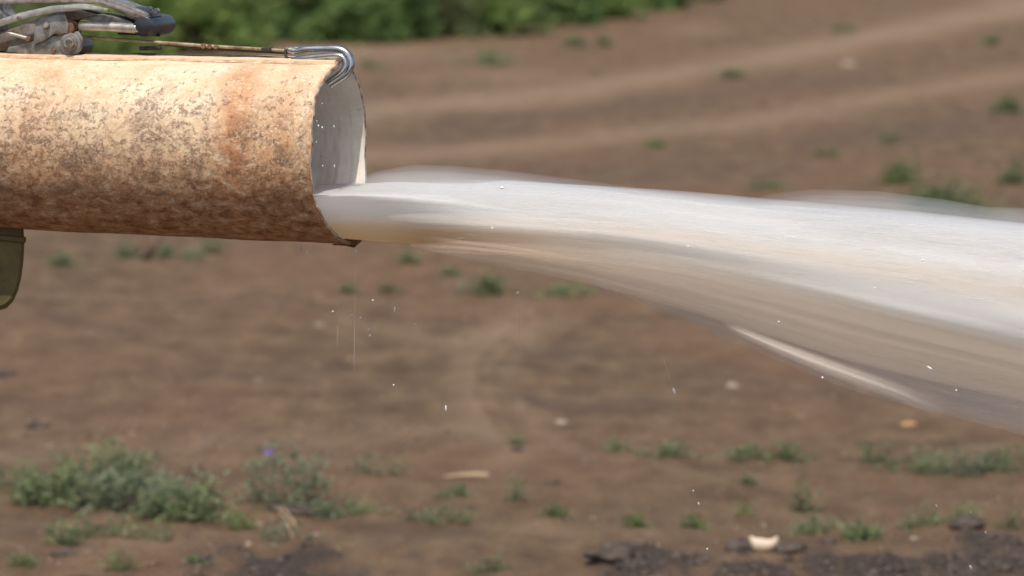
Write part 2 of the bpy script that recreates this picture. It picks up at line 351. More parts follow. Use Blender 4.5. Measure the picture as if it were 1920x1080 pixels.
# ------------------------------------------------------------------ plants
def leaves(base, centers, size, tilt=1.0, up_bias=0.4, slim=0.42):
    n = len(centers)
    d = rng.normal(size=(n, 3)); d[:, 1] -= 0.25; d[:, 2] = d[:, 2]*0.5*min(up_bias, .8) + up_bias*0.6; d /= np.linalg.norm(d, axis=1)[:, None]
    r = rng.normal(size=(n, 3))*0.35+np.array([0, 0, 1.0]); sd = np.cross(d, r); sd /= np.linalg.norm(sd, axis=1)[:, None]
    nn = np.cross(d, sd)
    L_ = (size*(0.6+0.8*rng.random(n)))[:, None]; Wd = L_*slim
    a = centers; b = centers+d*L_*0.5+sd*Wd*0.5+nn*L_*0.08; c = centers+d*L_-nn*L_*0.10; e = centers+d*L_*0.5-sd*Wd*0.5+nn*L_*0.08
    Vv = np.stack([a, b, c, e], 1).reshape(-1, 3); i = np.arange(n)[:, None]*4
    Ff = np.concatenate([i+np.array([[0, 1, 2]]), i+np.array([[0, 2, 3]])], 1).reshape(-1, 3)
    return Vv, Ff
def stems_mesh(base, tips, r):
    Vv = []; Ff = []
    for b, tp in zip(base, tips):
        i = len(Vv); mid = (b+tp)/2+rng.normal(size=3)*0.06*np.linalg.norm(tp-b)
        for q, rr in ((b, r), (mid, r*0.75), (tp, r*0.3)):
            for k in range(3): Vv.append(q+np.array([math.cos(k*2.094)*rr, math.sin(k*2.094)*rr, 0]))
        for s in (0, 3):
            for k in range(3): Ff.append((i+s+k, i+s+(k+1) % 3, i+s+3+(k+1) % 3, i+s+3+k))
    return Vv, Ff
def plant(name, px, base_py, wpx, hpx, mat, label, cat='weed', dens=1.0, leaf=0.028, style='leafy', group='weeds growing on the bare ground', stemmat='stem'):
    b = GP(px, base_py); d = b.y; sc = d/F
    Wm = wpx*sc*1.12; Hm = hpx*sc*1.1; ring = 0.42*Wm
    root = empty(name, b, label, cat, group)
    if style == 'grass':
        n = int(90*dens); a = rng.random(n)*6.28; rr = np.sqrt(rng.random(n))
        p0 = np.stack([np.cos(a)*rr*Wm/2*0.95, np.sin(a)*rr*ring, np.zeros(n)], -1)
        V_, F_ = leaves(None, p0, np.full(n, Hm*0.95), up_bias=1.3, slim=0.07+0.05*rng.random())
        n2 = int(110*dens); a = rng.random(n2)*6.28; rr = np.sqrt(rng.random(n2))
        p1 = np.stack([np.cos(a)*rr*Wm/2, np.sin(a)*rr*ring, rng.random(n2)*Hm*0.5*(1-rr*0.6)], -1)
        V2, F2 = leaves(None, p1, np.full(n2, leaf*0.9), up_bias=0.5); V_, F_ = np.concatenate([V_, V2]), np.concatenate([F_, F2+len(V_)])
        tips = None
    else:
        ns = max(4, int(7+Wm*18*dens)); a = rng.random(ns)*6.28; rr = np.sqrt(rng.random(ns))
        hh = Hm*(0.5+0.5*rng.random(ns))*(1-0.45*rr**2)
        base = np.stack([np.cos(a)*rr*Wm*0.34, np.sin(a)*rr*ring*0.7, np.zeros(ns)-0.01], -1)
        tips = np.stack([np.cos(a)*rr*Wm*0.47+rng.normal(size=ns)*Wm*0.03, np.sin(a)*rr*ring, hh], -1)
        per = int((22 if style == 'leafy' else 10)*dens)+3
        tt = rng.random((ns, per))**(0.75 if style == 'leafy' else 0.6)
        cc = base[:, None]+(tips-base)[:, None]*tt[..., None]+rng.normal(size=(ns, per, 3))*np.array([leaf*0.8, leaf*0.8, leaf*0.5])
        cc = cc.reshape(-1, 3); nk = len(cc)//7; ak = rng.random(nk)*6.28; rk = 0.42+0.3*rng.random(nk)**1.5
        cc = np.concatenate([cc, np.stack([np.cos(ak)*rk*Wm, np.sin(ak)*rk*ring*1.8, rng.random(nk)*Hm*0.18], -1)]); cc[:, 2] = np.maximum(cc[:, 2], 0.004)
        V_, F_ = leaves(None, cc, np.full(len(cc), leaf), up_bias=0.45)
        Vs, Fs = stems_mesh(base, tips, 0.0016)
        st = mesh_obj('stem', [Vector(v)+b for v in Vs], Fs, M[stemmat], root); st['kind'] = 'stuff'
    # let everything follow the lie of the soil
    gz = ground_z(V_[:, 0]+b.x, V_[:, 1]+b.y)-b.z
    V_[:, 2] += gz*np.clip(1-V_[:, 2]/max(Hm, 0.02)*0.5, 0, 1)
    V_ = V_+np.array(b[:])
    fo = np_mesh('foliage', V_, F_, M[mat], root, smooth=False)
    nl = len(V_)//4
    cl = fbm((V_[:, 0]*14), (V_[:, 2]*14+V_[:, 1]*9), 2, 3); v = np.repeat(rng.random(nl), 4)
    fattr(fo, 'vary', np.clip(0.28+0.75*v*v*0.9+(cl[:len(V_)]-0.5)*0.9, 0, 1))
    return root

W_ = [  # px, base py, width, height, material, style, density, leaf, label
 (28, 928, 100, 62, 'grey_green', 'leafy', 1.2, .024, 'low grey-green weed cut off by the left edge, beside the largest weed clump'),
 (205, 925, 180, 100, 'grey_green', 'leafy', 1.6, .036, 'tallest grey-green weed of the big clump at lower left, a pale shoot at its top'),
 (120, 950, 165, 74, 'grey_green', 'leafy', 1.6, .034, 'spreading grey-green weed at the left side of the big clump'),
 (268, 962, 180, 95, 'pale_green', 'leafy', 1.5, .036, 'pale leafy weed in the middle of the big clump at lower left'),
 (352, 980, 150, 96, 'grey_green', 'leafy', 1.6, .036, 'dense weed with yellow-green top leaves at the right end of the big clump'),
 (120, 1038, 62, 52, 'grey_green', 'leafy', 1.2, .022, 'small weed at the left end of the low row under the big clump'),
 (185, 1022, 110, 44, 'dull_green', 'leafy', 1.0, .020, 'low trailing weed in the middle of the row under the big clump'),
 (292, 1030, 105, 48, 'grey_green', 'leafy', 0.8, .020, 'thin weed at the right end of the low row under the big clump'),
 (540, 955, 165, 125, 'pale_green', 'scrub', 1.8, .036, 'straggly pale weed with a tiny purple flower, over a dark hollow'),
 (610, 968, 62, 30, 'pale_green', 'leafy', 0.9, .026, 'wilted pale leaves lying at the right foot of the purple-flowered weed'),
 (452, 1000, 44, 36, 'fresh', 'leafy', 0.9, .020, 'small fresh green seedling left of the fallen yellow stalks'),
 (545, 1026, 110, 46, 'pale_green', 'scrub', 0.7, .026, 'wilting weed with long yellow stalks in front of the dark mud heap'),
 (42, 1082, 40, 26, 'fresh', 'leafy', 0.8, .018, 'small fresh sprig in the bottom left corner'),
 (222, 1078, 70, 44, 'fresh', 'scrub', 0.9, .020, 'upright sprig at the bottom edge below the low weed row'),
 (365, 1080, 34, 22, 'grey_green', 'leafy', 0.7, .016, 'tiny sprig at the bottom edge left of the mud heap'),
 (675, 895, 50, 48, 'pale_green', 'scrub', 0.6, .022, 'thin yellowish weed right of the purple-flowered one'),
 (722, 905, 70, 45, 'grey_green', 'scrub', 0.8, .020, 'thin grey weed behind the pale stick'),
 (680, 965, 85, 34, 'grey_green', 'leafy', 0.9, .020, 'low weed touching the right side of the purple-flowered weed'),
 (822, 982, 125, 36, 'dull_green', 'leafy', 0.9, .020, 'wide low dull weed below the pale stick'),
 (852, 940, 64, 22, 'grey_green', 'leafy', 1.0, .018, 'small flat weed with a dark hollow just under the pale stick'),
 (966, 952, 42, 66, 'dull_green', 'scrub', 1.0, .020, 'upright narrow weed standing right of the pale stick'),
 (967, 838, 26, 24, 'dull_green', 'leafy', 0.8, .016, 'tiny dark weed above the upright narrow weed'),
 (1045, 978, 56, 30, 'fresh', 'leafy', 1.0, .018, 'small fresh weed right of the upright narrow weed'),
 (1197, 988, 38, 28, 'fresh', 'leafy', 1.0, .018, 'small leafy seedling standing alone above the tallest mud heap'),
 (1300, 988, 44, 26, 'fresh', 'leafy', 1.1, .018, 'small bushy seedling up and left of the cream fragment'),
 (915, 1078, 80, 30, 'dull_green', 'leafy', 0.7, .018, 'sparse low sprigs at the bottom edge left of the tallest mud heap'),
 (790, 982, 50, 22, 'pale_green', 'scrub', 0.6, .018, 'faint pale sprigs at the left end of the wide low weed'),
 (1160, 846, 48, 34, 'grey_green', 'leafy', 0.7, .020, 'small thin weed at the left end of the right-hand weed line'),
 (1250, 858, 92, 34, 'grey_green', 'leafy', 1.0, .022, 'flat grey-green weed, second from the left in the right-hand weed line'),
 (1405, 862, 86, 34, 'grey_green', 'leafy', 1.0, .022, 'flat bright patch of weed in the middle of the right-hand weed line'),
 (1485, 864, 90, 44, 'dull_green', 'leafy', 1.0, .022, 'darker taller weed joined to the middle patch of the weed line'),
 (1395, 912, 40, 24, 'dull_green', 'leafy', 0.6, .018, 'faint small weed above and left of the dark twisted stalk'),
 (1650, 868, 70, 46, 'dull_green', 'leafy', 0.9, .022, 'dark weed at the left end of the wide weed patch by the right edge'),
 (1718, 882, 110, 56, 'grey_green', 'leafy', 1.0, .024, 'leafy weed in the left half of the wide patch by the right edge'),
 (1808, 888, 115, 54, 'pale_green', 'leafy', 1.1, .024, 'light green weed in the middle of the wide patch by the right edge'),
 (1890, 886, 90, 50, 'grey_green', 'leafy', 1.0, .024, 'grey-green weed cut by the right edge, at the end of the wide patch'),
 (1512, 958, 50, 54, 'dull_green', 'scrub', 1.2, .024, 'dark twisted stalk with drooping leaves above the cream fragment'),
 (1392, 968, 24, 38, 'fresh', 'scrub', 0.9, .018, 'thin sprout left of the dark twisted stalk'),
 (1525, 1002, 110, 30, 'grey_green', 'leafy', 1.1, .020, 'low spreading weed at the foot of the dark twisted stalk'),
 (1612, 1018, 56, 40, 'grey_green', 'grass', 0.7, .020, 'small grassy tuft right of the small white stone'),
 (1728, 995, 76, 46, 'grey_green', 'leafy', 1.0, .020, 'loose weed between the grassy tuft and the right-hand mud'),
 (1822, 990, 90, 38, 'grey_green', 'leafy', 0.9, .020, 'low weed at the upper edge of the right-hand mud'),
 (1905, 1004, 50, 44, 'dull_green', 'leafy', 0.8, .020, 'dull weed at the right edge above the mud'),
 (926, 550, 62, 44, 'dull_green', 'leafy', 1.8, .030, 'dense dark green tuft standing alone below the water jet'),
 (872, 545, 44, 28, 'pale_green', 'scrub', 0.7, .028, 'pale sprig touching the left side of the dark green tuft'),
 (848, 512, 40, 20, 'dull_green', 'leafy', 0.8, .026, 'small weed up and left of the dark green tuft'),
 (1062, 554, 96, 24, 'grey_green', 'leafy', 1.0, .028, 'long low weed to the right of the dark green tuft'),
 (767, 494, 26, 28, 'grey_green', 'leafy', 0.9, .026, 'small green weed just beneath the start of the jet'),
 (654, 545, 26, 24, 'dull_green', 'leafy', 0.7, .024, 'faint small weed under the drips from the pipe lip'),
 (732, 542, 30, 16, 'dull_green', 'leafy', 0.8, .024, 'tiny flat weed between the drips and the dark green tuft'),
 (118, 500, 50, 28, 'grey_green', 'leafy', 0.9, .030, 'small weed under the pipe, right of the olive lug'),
 (240, 488, 50, 36, 'dull_green', 'leafy', 0.9, .030, 'upright weed under the pipe, left of the brown stub'),
 (315, 484, 28, 24, 'grey_green', 'leafy', 0.8, .028, 'small weed under the pipe, right of the brown stub'),
 (362, 488, 34, 22, 'grey_green', 'leafy', 0.9, .028, 'low weed below the middle of the pipe'),
 (398, 480, 30, 30, 'dull_green', 'leafy', 0.8, .028, 'weed half hidden behind the underside of the pipe'),
 (1695, 342, 64, 48, 'fresh', 'leafy', 1.3, .045, 'bright green bush top above the right half of the jet'),
 (1775, 412, 190, 80, 'dull_green', 'leafy', 1.6, .050, 'broad dull green bush partly veiled by spray at upper right'),
 (1900, 338, 52, 40, 'dull_green', 'leafy', 1.0, .045, 'dull bush cut by the right edge above the jet'),
 (1886, 210, 38, 30, 'dull_green', 'leafy', 1.5, .050, 'small very dark bush near the right edge, below the pale wheel track'),
 (1229, 274, 24, 15, 'fresh', 'leafy', 1.1, .036, 'lone small green plant on the bare slope above the jet'),
 (1554, 288, 40, 18, 'dull_green', 'leafy', 0.6, .040, 'faint flat plant on the slope left of the bright green bush top'),
 (1672, 268, 40, 30, 'dull_green', 'scrub', 0.9, .040, 'thin dark plant directly above the bright green bush top'),
 (1378, 148, 44, 18, 'dull_green', 'leafy', 0.9, .045, 'low dark plant between the two pale wheel tracks'),
 (1854, 84, 34, 18, 'dull_green', 'leafy', 0.9, .045, 'small plant near the top right, between the wheel tracks'),
 (1583, 60, 40, 14, 'dull_green', 'leafy', 0.8, .045, 'small plant above the upper wheel track'),
 (1440, 352, 50, 14, 'dull_green', 'leafy', 0.7, .040, 'faint flat plant just above the jet at right of centre'),
 (915, 122, 135, 28, 'grey_green', 'leafy', 0.9, .050, 'wide low weed on the bare strip in front of the bushes'),
 (1080, 92, 34, 22, 'dull_green', 'leafy', 0.9, .050, 'small plant left of the top centre bushes foot'),
 (1136, 88, 26, 18, 'dull_green', 'leafy', 0.9, .050, 'small plant on the bare strip under the rightmost bushes'),
 (700, 128, 40, 14, 'dull_green', 'leafy', 0.6, .045, 'small low weed just right of the bright steel hook'),
]
NAMES = {'leafy': 'weed', 'scrub': 'straggly_weed', 'grass': 'grass_tuft'}
for (px, py, ww, hh, mt, st, de, lf, lb) in W_:
    cat = 'bush' if ' bush' in lb.split(',')[0] and 'bushes' not in lb else ('grass' if st == 'grass' else 'weed')
    nm = 'low_bush' if cat == 'bush' else NAMES[st]
    r = plant(nm, px, py, ww, hh, mt, lb, cat, de, lf, st)
    if 'purple flower,' in lb:
        q = GP(px, py); sc = q.y/F
        c = Vector((q.x-35*sc, q.y-0.05, q.z+0.0)) + Vector((0, 0, 104*sc))
        vv = []; ff = []
        for k in range(7):
            a = k*0.9; i = len(vv); vv += [c, c+Vector((math.cos(a)*.014-.004, -.006, math.sin(a)*.014)), c+Vector((math.cos(a)*.022, -.010, math.sin(a)*.022)), c+Vector((math.cos(a+.5)*.014, -.006, math.sin(a+.5)*.014))]
            ff.append((i, i+1, i+2, i+3))
        mesh_obj('flower', vv, ff, M['purple'], r)
        sv, sf = stems_mesh([np.array(q[:])], [np.array(c[:])], 0.002); mesh_obj('flower_stem', sv, sf, M['stem'], r)
# tiny unmemorable sprigs between them
n = 1500; yy = 15.6*np.exp(rng.random(n)*math.log(50/15.6)); xx = (rng.random(n)-0.5)*0.25*yy
keep = (fbm(xx*1.2+4, yy*0.5, 3, 91) > 0.60); xx, yy = xx[keep], yy[keep]
cc = np.repeat(np.stack([xx, yy, ground_z(xx, yy)], -1), 5, 0); cc[:, :2] += rng.normal(size=(len(cc), 2))*0.02
V_, F_ = leaves(None, cc, np.full(len(cc), 0.016), up_bias=0.5)
o = np_mesh('ground_cover', V_, F_, M['grey_green'], smooth=False); fattr(o, 'vary', np.repeat(rng.random(len(cc)), 4)); tag(o, 'scattered tiny green sprigs over the bare soil', kind='stuff')

n = 900; yy = 15.4*np.exp(rng.random(n)*math.log(48/15.4)); xx = (rng.random(n)-0.5)*0.25*yy
keep = fbm(xx*1.1+9, yy*0.6, 3, 17) > 0.5; xx, yy = xx[keep], yy[keep]
V_, F_ = leaves(None, np.stack([xx, yy, ground_z(xx, yy)+0.004], -1), np.full(len(xx), 0.035), up_bias=0.12, slim=0.16)
tag(np_mesh('dry_litter', V_, F_, M['straw'], smooth=False), 'bits of dry straw and leaf litter strewn over the soil', kind='stuff')

# shrubs along the top
def shrub(px, py, wm, hm, mat, label, nl=7500):
    b = GP(px, py); root = empty('green_shrub', b, label, 'shrub', 'green shrubs along the far edge of the bare ground')
    n = nl; k = 40
    ph = rng.random(k)*6.28; rr = np.sqrt(rng.random(k)); cl = np.stack([np.cos(ph)*rr*wm*0.40, np.sin(ph)*rr*wm*0.30, hm*(0.06+0.80*rng.random(k)**1.3*(1-0.3*rr))], -1)
    cr = wm*(0.10+0.12*rng.random(k)); w_ = rng.integers(0, k, n)
    d = rng.normal(size=(n, 3)); d /= np.linalg.norm(d, axis=1)[:, None]
    c = cl[w_]+d*(cr[w_]*(0.55+0.5*rng.random(n)))[:, None]; c[:, 2] = np.maximum(c[:, 2], 0.02)
    V_, F_ = leaves(None, c+np.array(b[:]), np.full(n, 0.085), up_bias=0.3, slim=0.55)
    fo = np_mesh('crown', V_, F_, M[mat], root, smooth=False)
    fattr(fo, 'vary', np.clip(np.repeat(0.10+0.45*rng.random(n)+0.5*rng.random(k)[w_], 4), 0, 1))
    tips = cl*np.array([1, 1, .9]); base = np.repeat(np.array([[0, 0, -0.02]]), k, 0)+rng.normal(size=(k, 3))*np.array([.04, .04, 0])
    vs, fs = stems_mesh(base, tips, 0.014); mesh_obj('trunk', [Vector(v)+b for v in vs], fs, M['bark'], root)
for a in [
 (40, 96, 1.8, 1.5, 'bush_c', 'grey-green shrub behind the lever clamp at the left edge of the view'),
 (215, 104, 1.8, 1.6, 'bush_a', 'bright green shrub seen just behind the black grip roller'),
 (385, 100, 1.8, 1.5, 'bush_a', 'light green shrub above the wire rod, right of the black grip roller'),
 (548, 76, 1.9, 1.6, 'bush_b', 'deep green shrub above the bright steel hook'),
 (655, 82, 1.5, 1.5, 'bush_b', 'even green shrub between the hook and the dark gap in the shrub line'),
 (752, 80, 0.9, 1.3, 'bush_b', 'darkest narrow shrub reaching lowest into the bare strip at top centre'),
 (815, 72, 1.3, 1.5, 'bush_c', 'pale dusty shrub just right of the darkest narrow shrub'),
 (925, 66, 1.5, 1.6, 'bush_a', 'rounded yellow-green shrub above the wide low weed'),
 (1035, 46, 1.4, 1.5, 'bush_b', 'dark shrub right of the rounded yellow-green one'),
 (1135, 34, 1.3, 1.3, 'bush_a', 'green shrub near the right end of the shrub line, third from its end'),
 (1225, 18, 1.2, 1.2, 'bush_b', 'low dark shrub second from the right end of the shrub line'),
 (1300, 2, 1.1, 0.9, 'bush_c', 'last low shrub at the right end of the shrub line, touching the top edge'),
]: shrub(*a)

# ------------------------------------------------------------------ stones, litter and odd bits on the ground
def lump(name, px, py, wpx, hpx, mat, label, cat, depth=0.7, group=None, rough=0.25, sink=0.3):
    b = GP(px, py); sc = b.y/F; bm = bmesh.new(); bmesh.ops.create_icosphere(bm, subdivisions=3, radius=1.0)
    sd = random.random()*50
    from mathutils import noise
    for v in bm.verts:
        k = 1+rough*noise.noise(v.co*1.6+Vector((sd, 0, 0)))+rough*0.5*noise.noise(v.co*4+Vector((0, sd, 0)))
        v.co = Vector((v.co.x*wpx*sc/2*k, v.co.y*wpx*sc/2*depth*k, (v.co.z+1-2*sink)*hpx*sc/2*k))+b
    me = bpy.data.meshes.new(name); bm.to_mesh(me); bm.free(); me.shade_smooth(); me.materials.append(M[mat])
    o = bpy.data.objects.new(name, me); C.objects.link(o); return tag(o, label, cat, group)
lump('pale_stone', 1373, 724, 24, 18, 'stone', 'pale rounded stone under the lower edge of the spray, right of centre', 'stone')
lump('pale_stone', 1052, 788, 28, 11, 'stone', 'flat pale stone below the curved wheel mark at centre', 'stone')
lump('pale_stone', 598, 619, 20, 8, 'stone', 'faint flat pale stone left of the falling drips', 'stone')
lump('pale_stone', 1578, 998, 12, 12, 'stone', 'small white stone between the low spreading weed and the grassy tuft', 'stone')
lump('pale_stone', 486, 994, 14, 10, 'stone', 'small cream stone below the purple-flowered weed', 'stone')
lump('pale_stone', 592, 1012, 14, 13, 'stone', 'small cream stone among the wilting yellow stalks', 'stone')
lump('pale_stone', 465, 1036, 12, 12, 'stone', 'small cream stone at the left end of the mud heap', 'stone')
lump('pale_stone', 1590, 126, 26, 14, 'stone', 'pale stone on the slope between the two wheel tracks', 'stone')
lump('pale_stone', 1715, 1018, 18, 8, 'stone', 'small flat stone by the right-hand mud', 'stone')
lump('pale_stone', 1232, 1036, 10, 7, 'stone', 'tiny pale stone on top of the mud right of the tallest heap', 'stone')
lump('dark_clod', 12, 704, 44, 13, 'mudclod', 'dark flat clod at the left edge, below the olive lug', 'clod', rough=0.5)
lump('dark_clod', 70, 797, 40, 16, 'mudclod', 'dark clod above the big weed clump at lower left', 'clod', rough=0.6)
lump('dark_clod', 548, 968, 84, 22, 'mudclod', 'dark clod lying under the purple-flowered weed', 'clod', rough=0.6)
lump('dark_clod', 1812, 1002, 62, 28, 'mudclod', 'dark raised clod under the low weed at right', 'clod', rough=0.6)
lump('dark_clod', 1385, 1046, 60, 34, 'mudclod', 'dark clod left of the cream fragment', 'clod', rough=0.6)
lump('dark_clod', 1480, 1044, 54, 22, 'mudclod', 'dark clod right of the cream fragment', 'clod', rough=0.6)
lump('dark_clod', 1150, 1062, 100, 40, 'mudclod', 'tallest dark clod heap at bottom centre', 'clod', rough=0.6)
lump('dark_clod', 1556, 1028, 30, 12, 'mudclod', 'small dark clod left of the grassy tuft', 'clod', rough=0.5)
lump('dark_clod', 970, 862, 22, 14, 'mudclod', 'tiny dark clod above the upright narrow weed', 'clod', rough=0.4)
lump('dark_clod', 1035, 916, 26, 8, 'mudclod', 'small flat dark clod right of the pale stick', 'clod', rough=0.4)
lump('dark_clod', 120, 1062, 50, 9, 'mudclod', 'flat dark clod below the low weed row at lower left', 'clod', rough=0.4)
lump('yellow_leaf', 1703, 794, 30, 12, 'yleaf', 'yellowed fallen leaf on the soil at lower right', 'leaf', rough=0.3)
def tube_pts(pts, rad, seg=8, cap=True):
    Vv = []; Ff = []; n = len(pts)
    prev = None
    for i, p in enumerate(pts):
        tg = (pts[min(i+1, n-1)]-pts[max(i-1, 0)]).normalized()
        if prev is None: s = tg.orthogonal().normalized()
        else: s = (prev-tg*prev.dot(tg)).normalized()
        prev = s; t = tg.cross(s); r = rad[i] if hasattr(rad, '__len__') else rad
        for k in range(seg): Vv.append(p+s*math.cos(2*math.pi*k/seg)*r+t*math.sin(2*math.pi*k/seg)*r)
    for i in range(n-1):
        for k in range(seg): Ff.append((i*seg+k, i*seg+(k+1) % seg, (i+1)*seg+(k+1) % seg, (i+1)*seg+k))
    if cap: Ff += [tuple(range(seg))[::-1], tuple(range((n-1)*seg, n*seg))]
    return Vv, Ff
def spline(pts, k=6):
    out = []; n = len(pts)
    for i in range(n-1):
        p0, p1, p2, p3 = pts[max(i-1, 0)], pts[i], pts[i+1], pts[min(i+2, n-1)]
        for j in range(k):
            t = j/k; out.append(0.5*((2*p1)+(p2-p0)*t+(2*p0-5*p1+4*p2-p3)*t*t+(3*p1-p0-3*p2+p3)*t**3))
    return out+[pts[-1]]
q0 = GP(832, 911); q1 = GP(870, 906); q2 = GP(918, 904)
vv, ff = tube_pts([q+Vector((0, 0, .006)) for q in spline([q0, q1, q2], 5)], [.003, .005, .007, .008, .009, .010, .011, .012, .012, .011, .006])
tag(mesh_obj('pale_stick', vv, ff, M['straw'], smooth=True), 'pale split stick lying on the soil below centre', 'stick')
q0 = GP(272, 494); vv, ff = tube_pts([q0, q0+Vector((.06, 0, .10)), q0+Vector((.09, 0.02, .20))], [.028, .025, .018])
tag(mesh_obj('brown_stub', vv, ff, M['clod'], smooth=True), 'leaning brown stub in the soil beneath the pipe', 'stub')
for i, (x0, y0, x1, y1) in enumerate([(520, 983, 548, 1015), (515, 980, 560, 1000)]):
    a = GP(x0, y0); b = GP(x1, y1); vv, ff = tube_pts([a+Vector((0, 0, .05)), (a+b)/2+Vector((0, 0, .05)), b+Vector((0, 0, .005))], .004, 5)
    tag(mesh_obj('dry_stalk', vv, ff, M['straw'], smooth=True), ['steeper yellow dry stalk leaning in the wilting weed', 'flatter yellow dry stalk leaning in the wilting weed'][i], 'stalk')
# cream crescent
b = GP(1432, 1046); sc = b.y/F; vv = []; ff = []; nseg = 17; ns = 8
for i in range(nseg):
    t = i/(nseg-1); a = math.radians(188+164*t); cen = Vector((math.cos(a)*25*sc, 0, math.sin(a)*20*sc+32*sc)); hw = (1.0+11.5*math.sin(math.pi*min(1, t*1.25+0.0)) if t < .8 else 1.0+11.5*math.sin(math.pi)*0+6*(1-t)*5*.35)*sc
    hw = (2.0+11.0*math.sin(math.pi*t**0.8))*sc
    rad = Vector((math.cos(a), 0, math.sin(a)))
    for k in range(ns):
        f = 2*math.pi*k/ns; vv.append(b+cen+rad*math.cos(f)*hw+Vector((0, 1, 0))*math.sin(f)*hw*0.45)
for i in range(nseg-1):
    for k in range(ns): ff.append((i*ns+k, i*ns+(k+1) % ns, (i+1)*ns+(k+1) % ns, (i+1)*ns+k))
ff += [tuple(range(ns))[::-1], tuple(range((nseg-1)*ns, nseg*ns))]
tag(mesh_obj('crescent_fragment', vv, ff, M['shell'], smooth=True), 'cream crescent-shaped fragment lying on the dark mud', 'fragment')

# ------------------------------------------------------------------ the pipe
Rr = 0.1985; TH = 0.006
def rim_off(ph):                                    # ph: 0 top, + towards the camera, pi underside
    ap = abs(ph); o = 0.034*max(0, (ap-math.radians(95))/math.radians(80))**1.15 if ap > math.radians(95) else 0
    o += 0.010*math.exp(-((ph-0.35)/0.35)**2)
    o += (0.0030*math.sin(ph*5+0.7)+0.0012*math.sin(ph*17+2)+0.0008*math.sin(ph*41))*(1.0 if ph > 0 else 0.35)
    if ap > math.radians(168): o += 0.010*(ap-math.radians(168))/math.radians(12)
    return o
pipe = empty('discharge_pipe', W(-0.9, 0, -Rr), 'rusty cream-painted steel pipe pouring water', 'pipe')
def pipe_r(a): return Rr*(1+0.036*a)
NA, NP = 90, 192; LEN = 2.6
def pipe_surf(name, r0, mat, sgn, rusty=True, start=0.0):
    Vv = []; wr = []; ru = []
    for i in range(NA):
        f = i/(NA-1); a0 = -LEN*f**1.6
        for k in range(NP):
            ph = -math.pi+2*math.pi*k/NP; off = rim_off(ph)*max(0, 1+a0/0.25)
            a = a0+off; r = pipe_r(a0)+r0
            if sgn > 0:
                r += 0.0022*(math.sin(a*23+ph*3)*math.sin(ph*4+a*7))*0.5 - 0.002*math.exp(-((a+0.045)/.03)**2)*math.exp(-((ph-1.45)/.22)**2)
            Vv.append(W(a, math.sin(ph)*r, math.cos(ph)*r)); wr.append((a, ph*Rr, abs(ph)/math.pi))
            ru.append(max(0, 1-(-a0)/0.012)*0.8+ (0.5*math.exp(-((a+0.19)/.03)**2)*min(1, abs(ph)/1.2)) )
    Ff = []
    for i in range(NA-1):
        for k in range(NP):
            q = (i*NP+k, i*NP+(k+1) % NP, (i+1)*NP+(k+1) % NP, (i+1)*NP+k); Ff.append(q if sgn > 0 else q[::-1])
    o = mesh_obj(name, Vv, Ff, M[mat], pipe, True); cattr(o, 'wrap', wr); fattr(o, 'rusty', np.clip(ru, 0, 1))
    wa = np.array(wr); fattr(o, 'stain', np.clip(np.exp(-((wa[:, 0]+0.175)/0.045)**2)+0.65*np.exp(-((wa[:, 0]+0.07)/0.05)**2)+0.5*np.exp(-((wa[:, 0]+0.62)/0.06)**2)+0.08, 0, 1)); return o
pipe_surf('outer_wall', 0, 'pipe', 1); pipe_surf('inner_wall', -TH, 'inner', -1)
vv = []; ff = []
for k in range(NP):
    ph = -math.pi+2*math.pi*k/NP; a = rim_off(ph)
    for r in (Rr+.0008, Rr-TH/2, Rr-TH-.0008): vv.append(W(a+(0.0025 if r == Rr-TH/2 else 0.0005), math.sin(ph)*r, math.cos(ph)*r))
for k in range(NP):
    i, j = k*3, ((k+1) % NP)*3; ff += [(i, i+1, j+1, j), (i+1, i+2, j+2, j+1)]
M['rimm'] = m_simple('worn_rim', (0.20, 0.12, 0.075), (0.62, 0.55, 0.47), 45, 0.5, 0.2, 0.001, 0.4, 0.6)
mesh_obj('rim', vv, ff, M['rimm'], pipe, True)
# lip that hangs at the bottom of the mouth
vv = []; th = 0.004
tipn = [(-0.010, 2.62), (0.030, 2.72), (0.0, 3.05), (0.0, 3.5)]
lp = [(672-50, 459.5), (648, 461), (664, 464.5), (680, 451), (664, 447), (640, 449)]
for off in (-0.02, 0.012):
    for (x, y) in lp: vv.append(L(x, y, off))
nl = len(lp); ff = [tuple(range(nl)), tuple(range(nl, 2*nl))[::-1]]+[(k, (k+1) % nl, nl+(k+1) % nl, nl+k) for k in range(nl)]
mesh_obj('drip_lip', vv, ff, M['rust'], pipe)
# raised seam band along the top
vv = []; ff = []; ns = 60
prof = [(-6, .0005), (-5, .004), (12, .004), (16.5, .0035), (17.5, .0005)]
wr = []; ru = []
for i in range(ns):
    a = -LEN*(i/(ns-1)); 
    for (dg, h) in prof:
        ph = math.radians(dg+0.5*math.sin(a*9)); r = pipe_r(a)+h+0.0006*math.sin(a*70+dg); aa = a+(rim_off(ph)-0.004 if i == 0 else 0)
        vv.append(W(aa, math.sin(ph)*r, math.cos(ph)*r)); wr.append((a*1.3+3, dg*.01, 0.02)); ru.append(0.75 if dg > 13 else 0.0)
for i in range(ns-1):
    for k in range(4): ff.append((i*5+k, (i+1)*5+k, (i+1)*5+k+1, i*5+k+1))
o = mesh_obj('seam_band', vv, ff, M['pipe'], pipe, True); cattr(o, 'wrap', wr); fattr(o, 'rusty', ru)

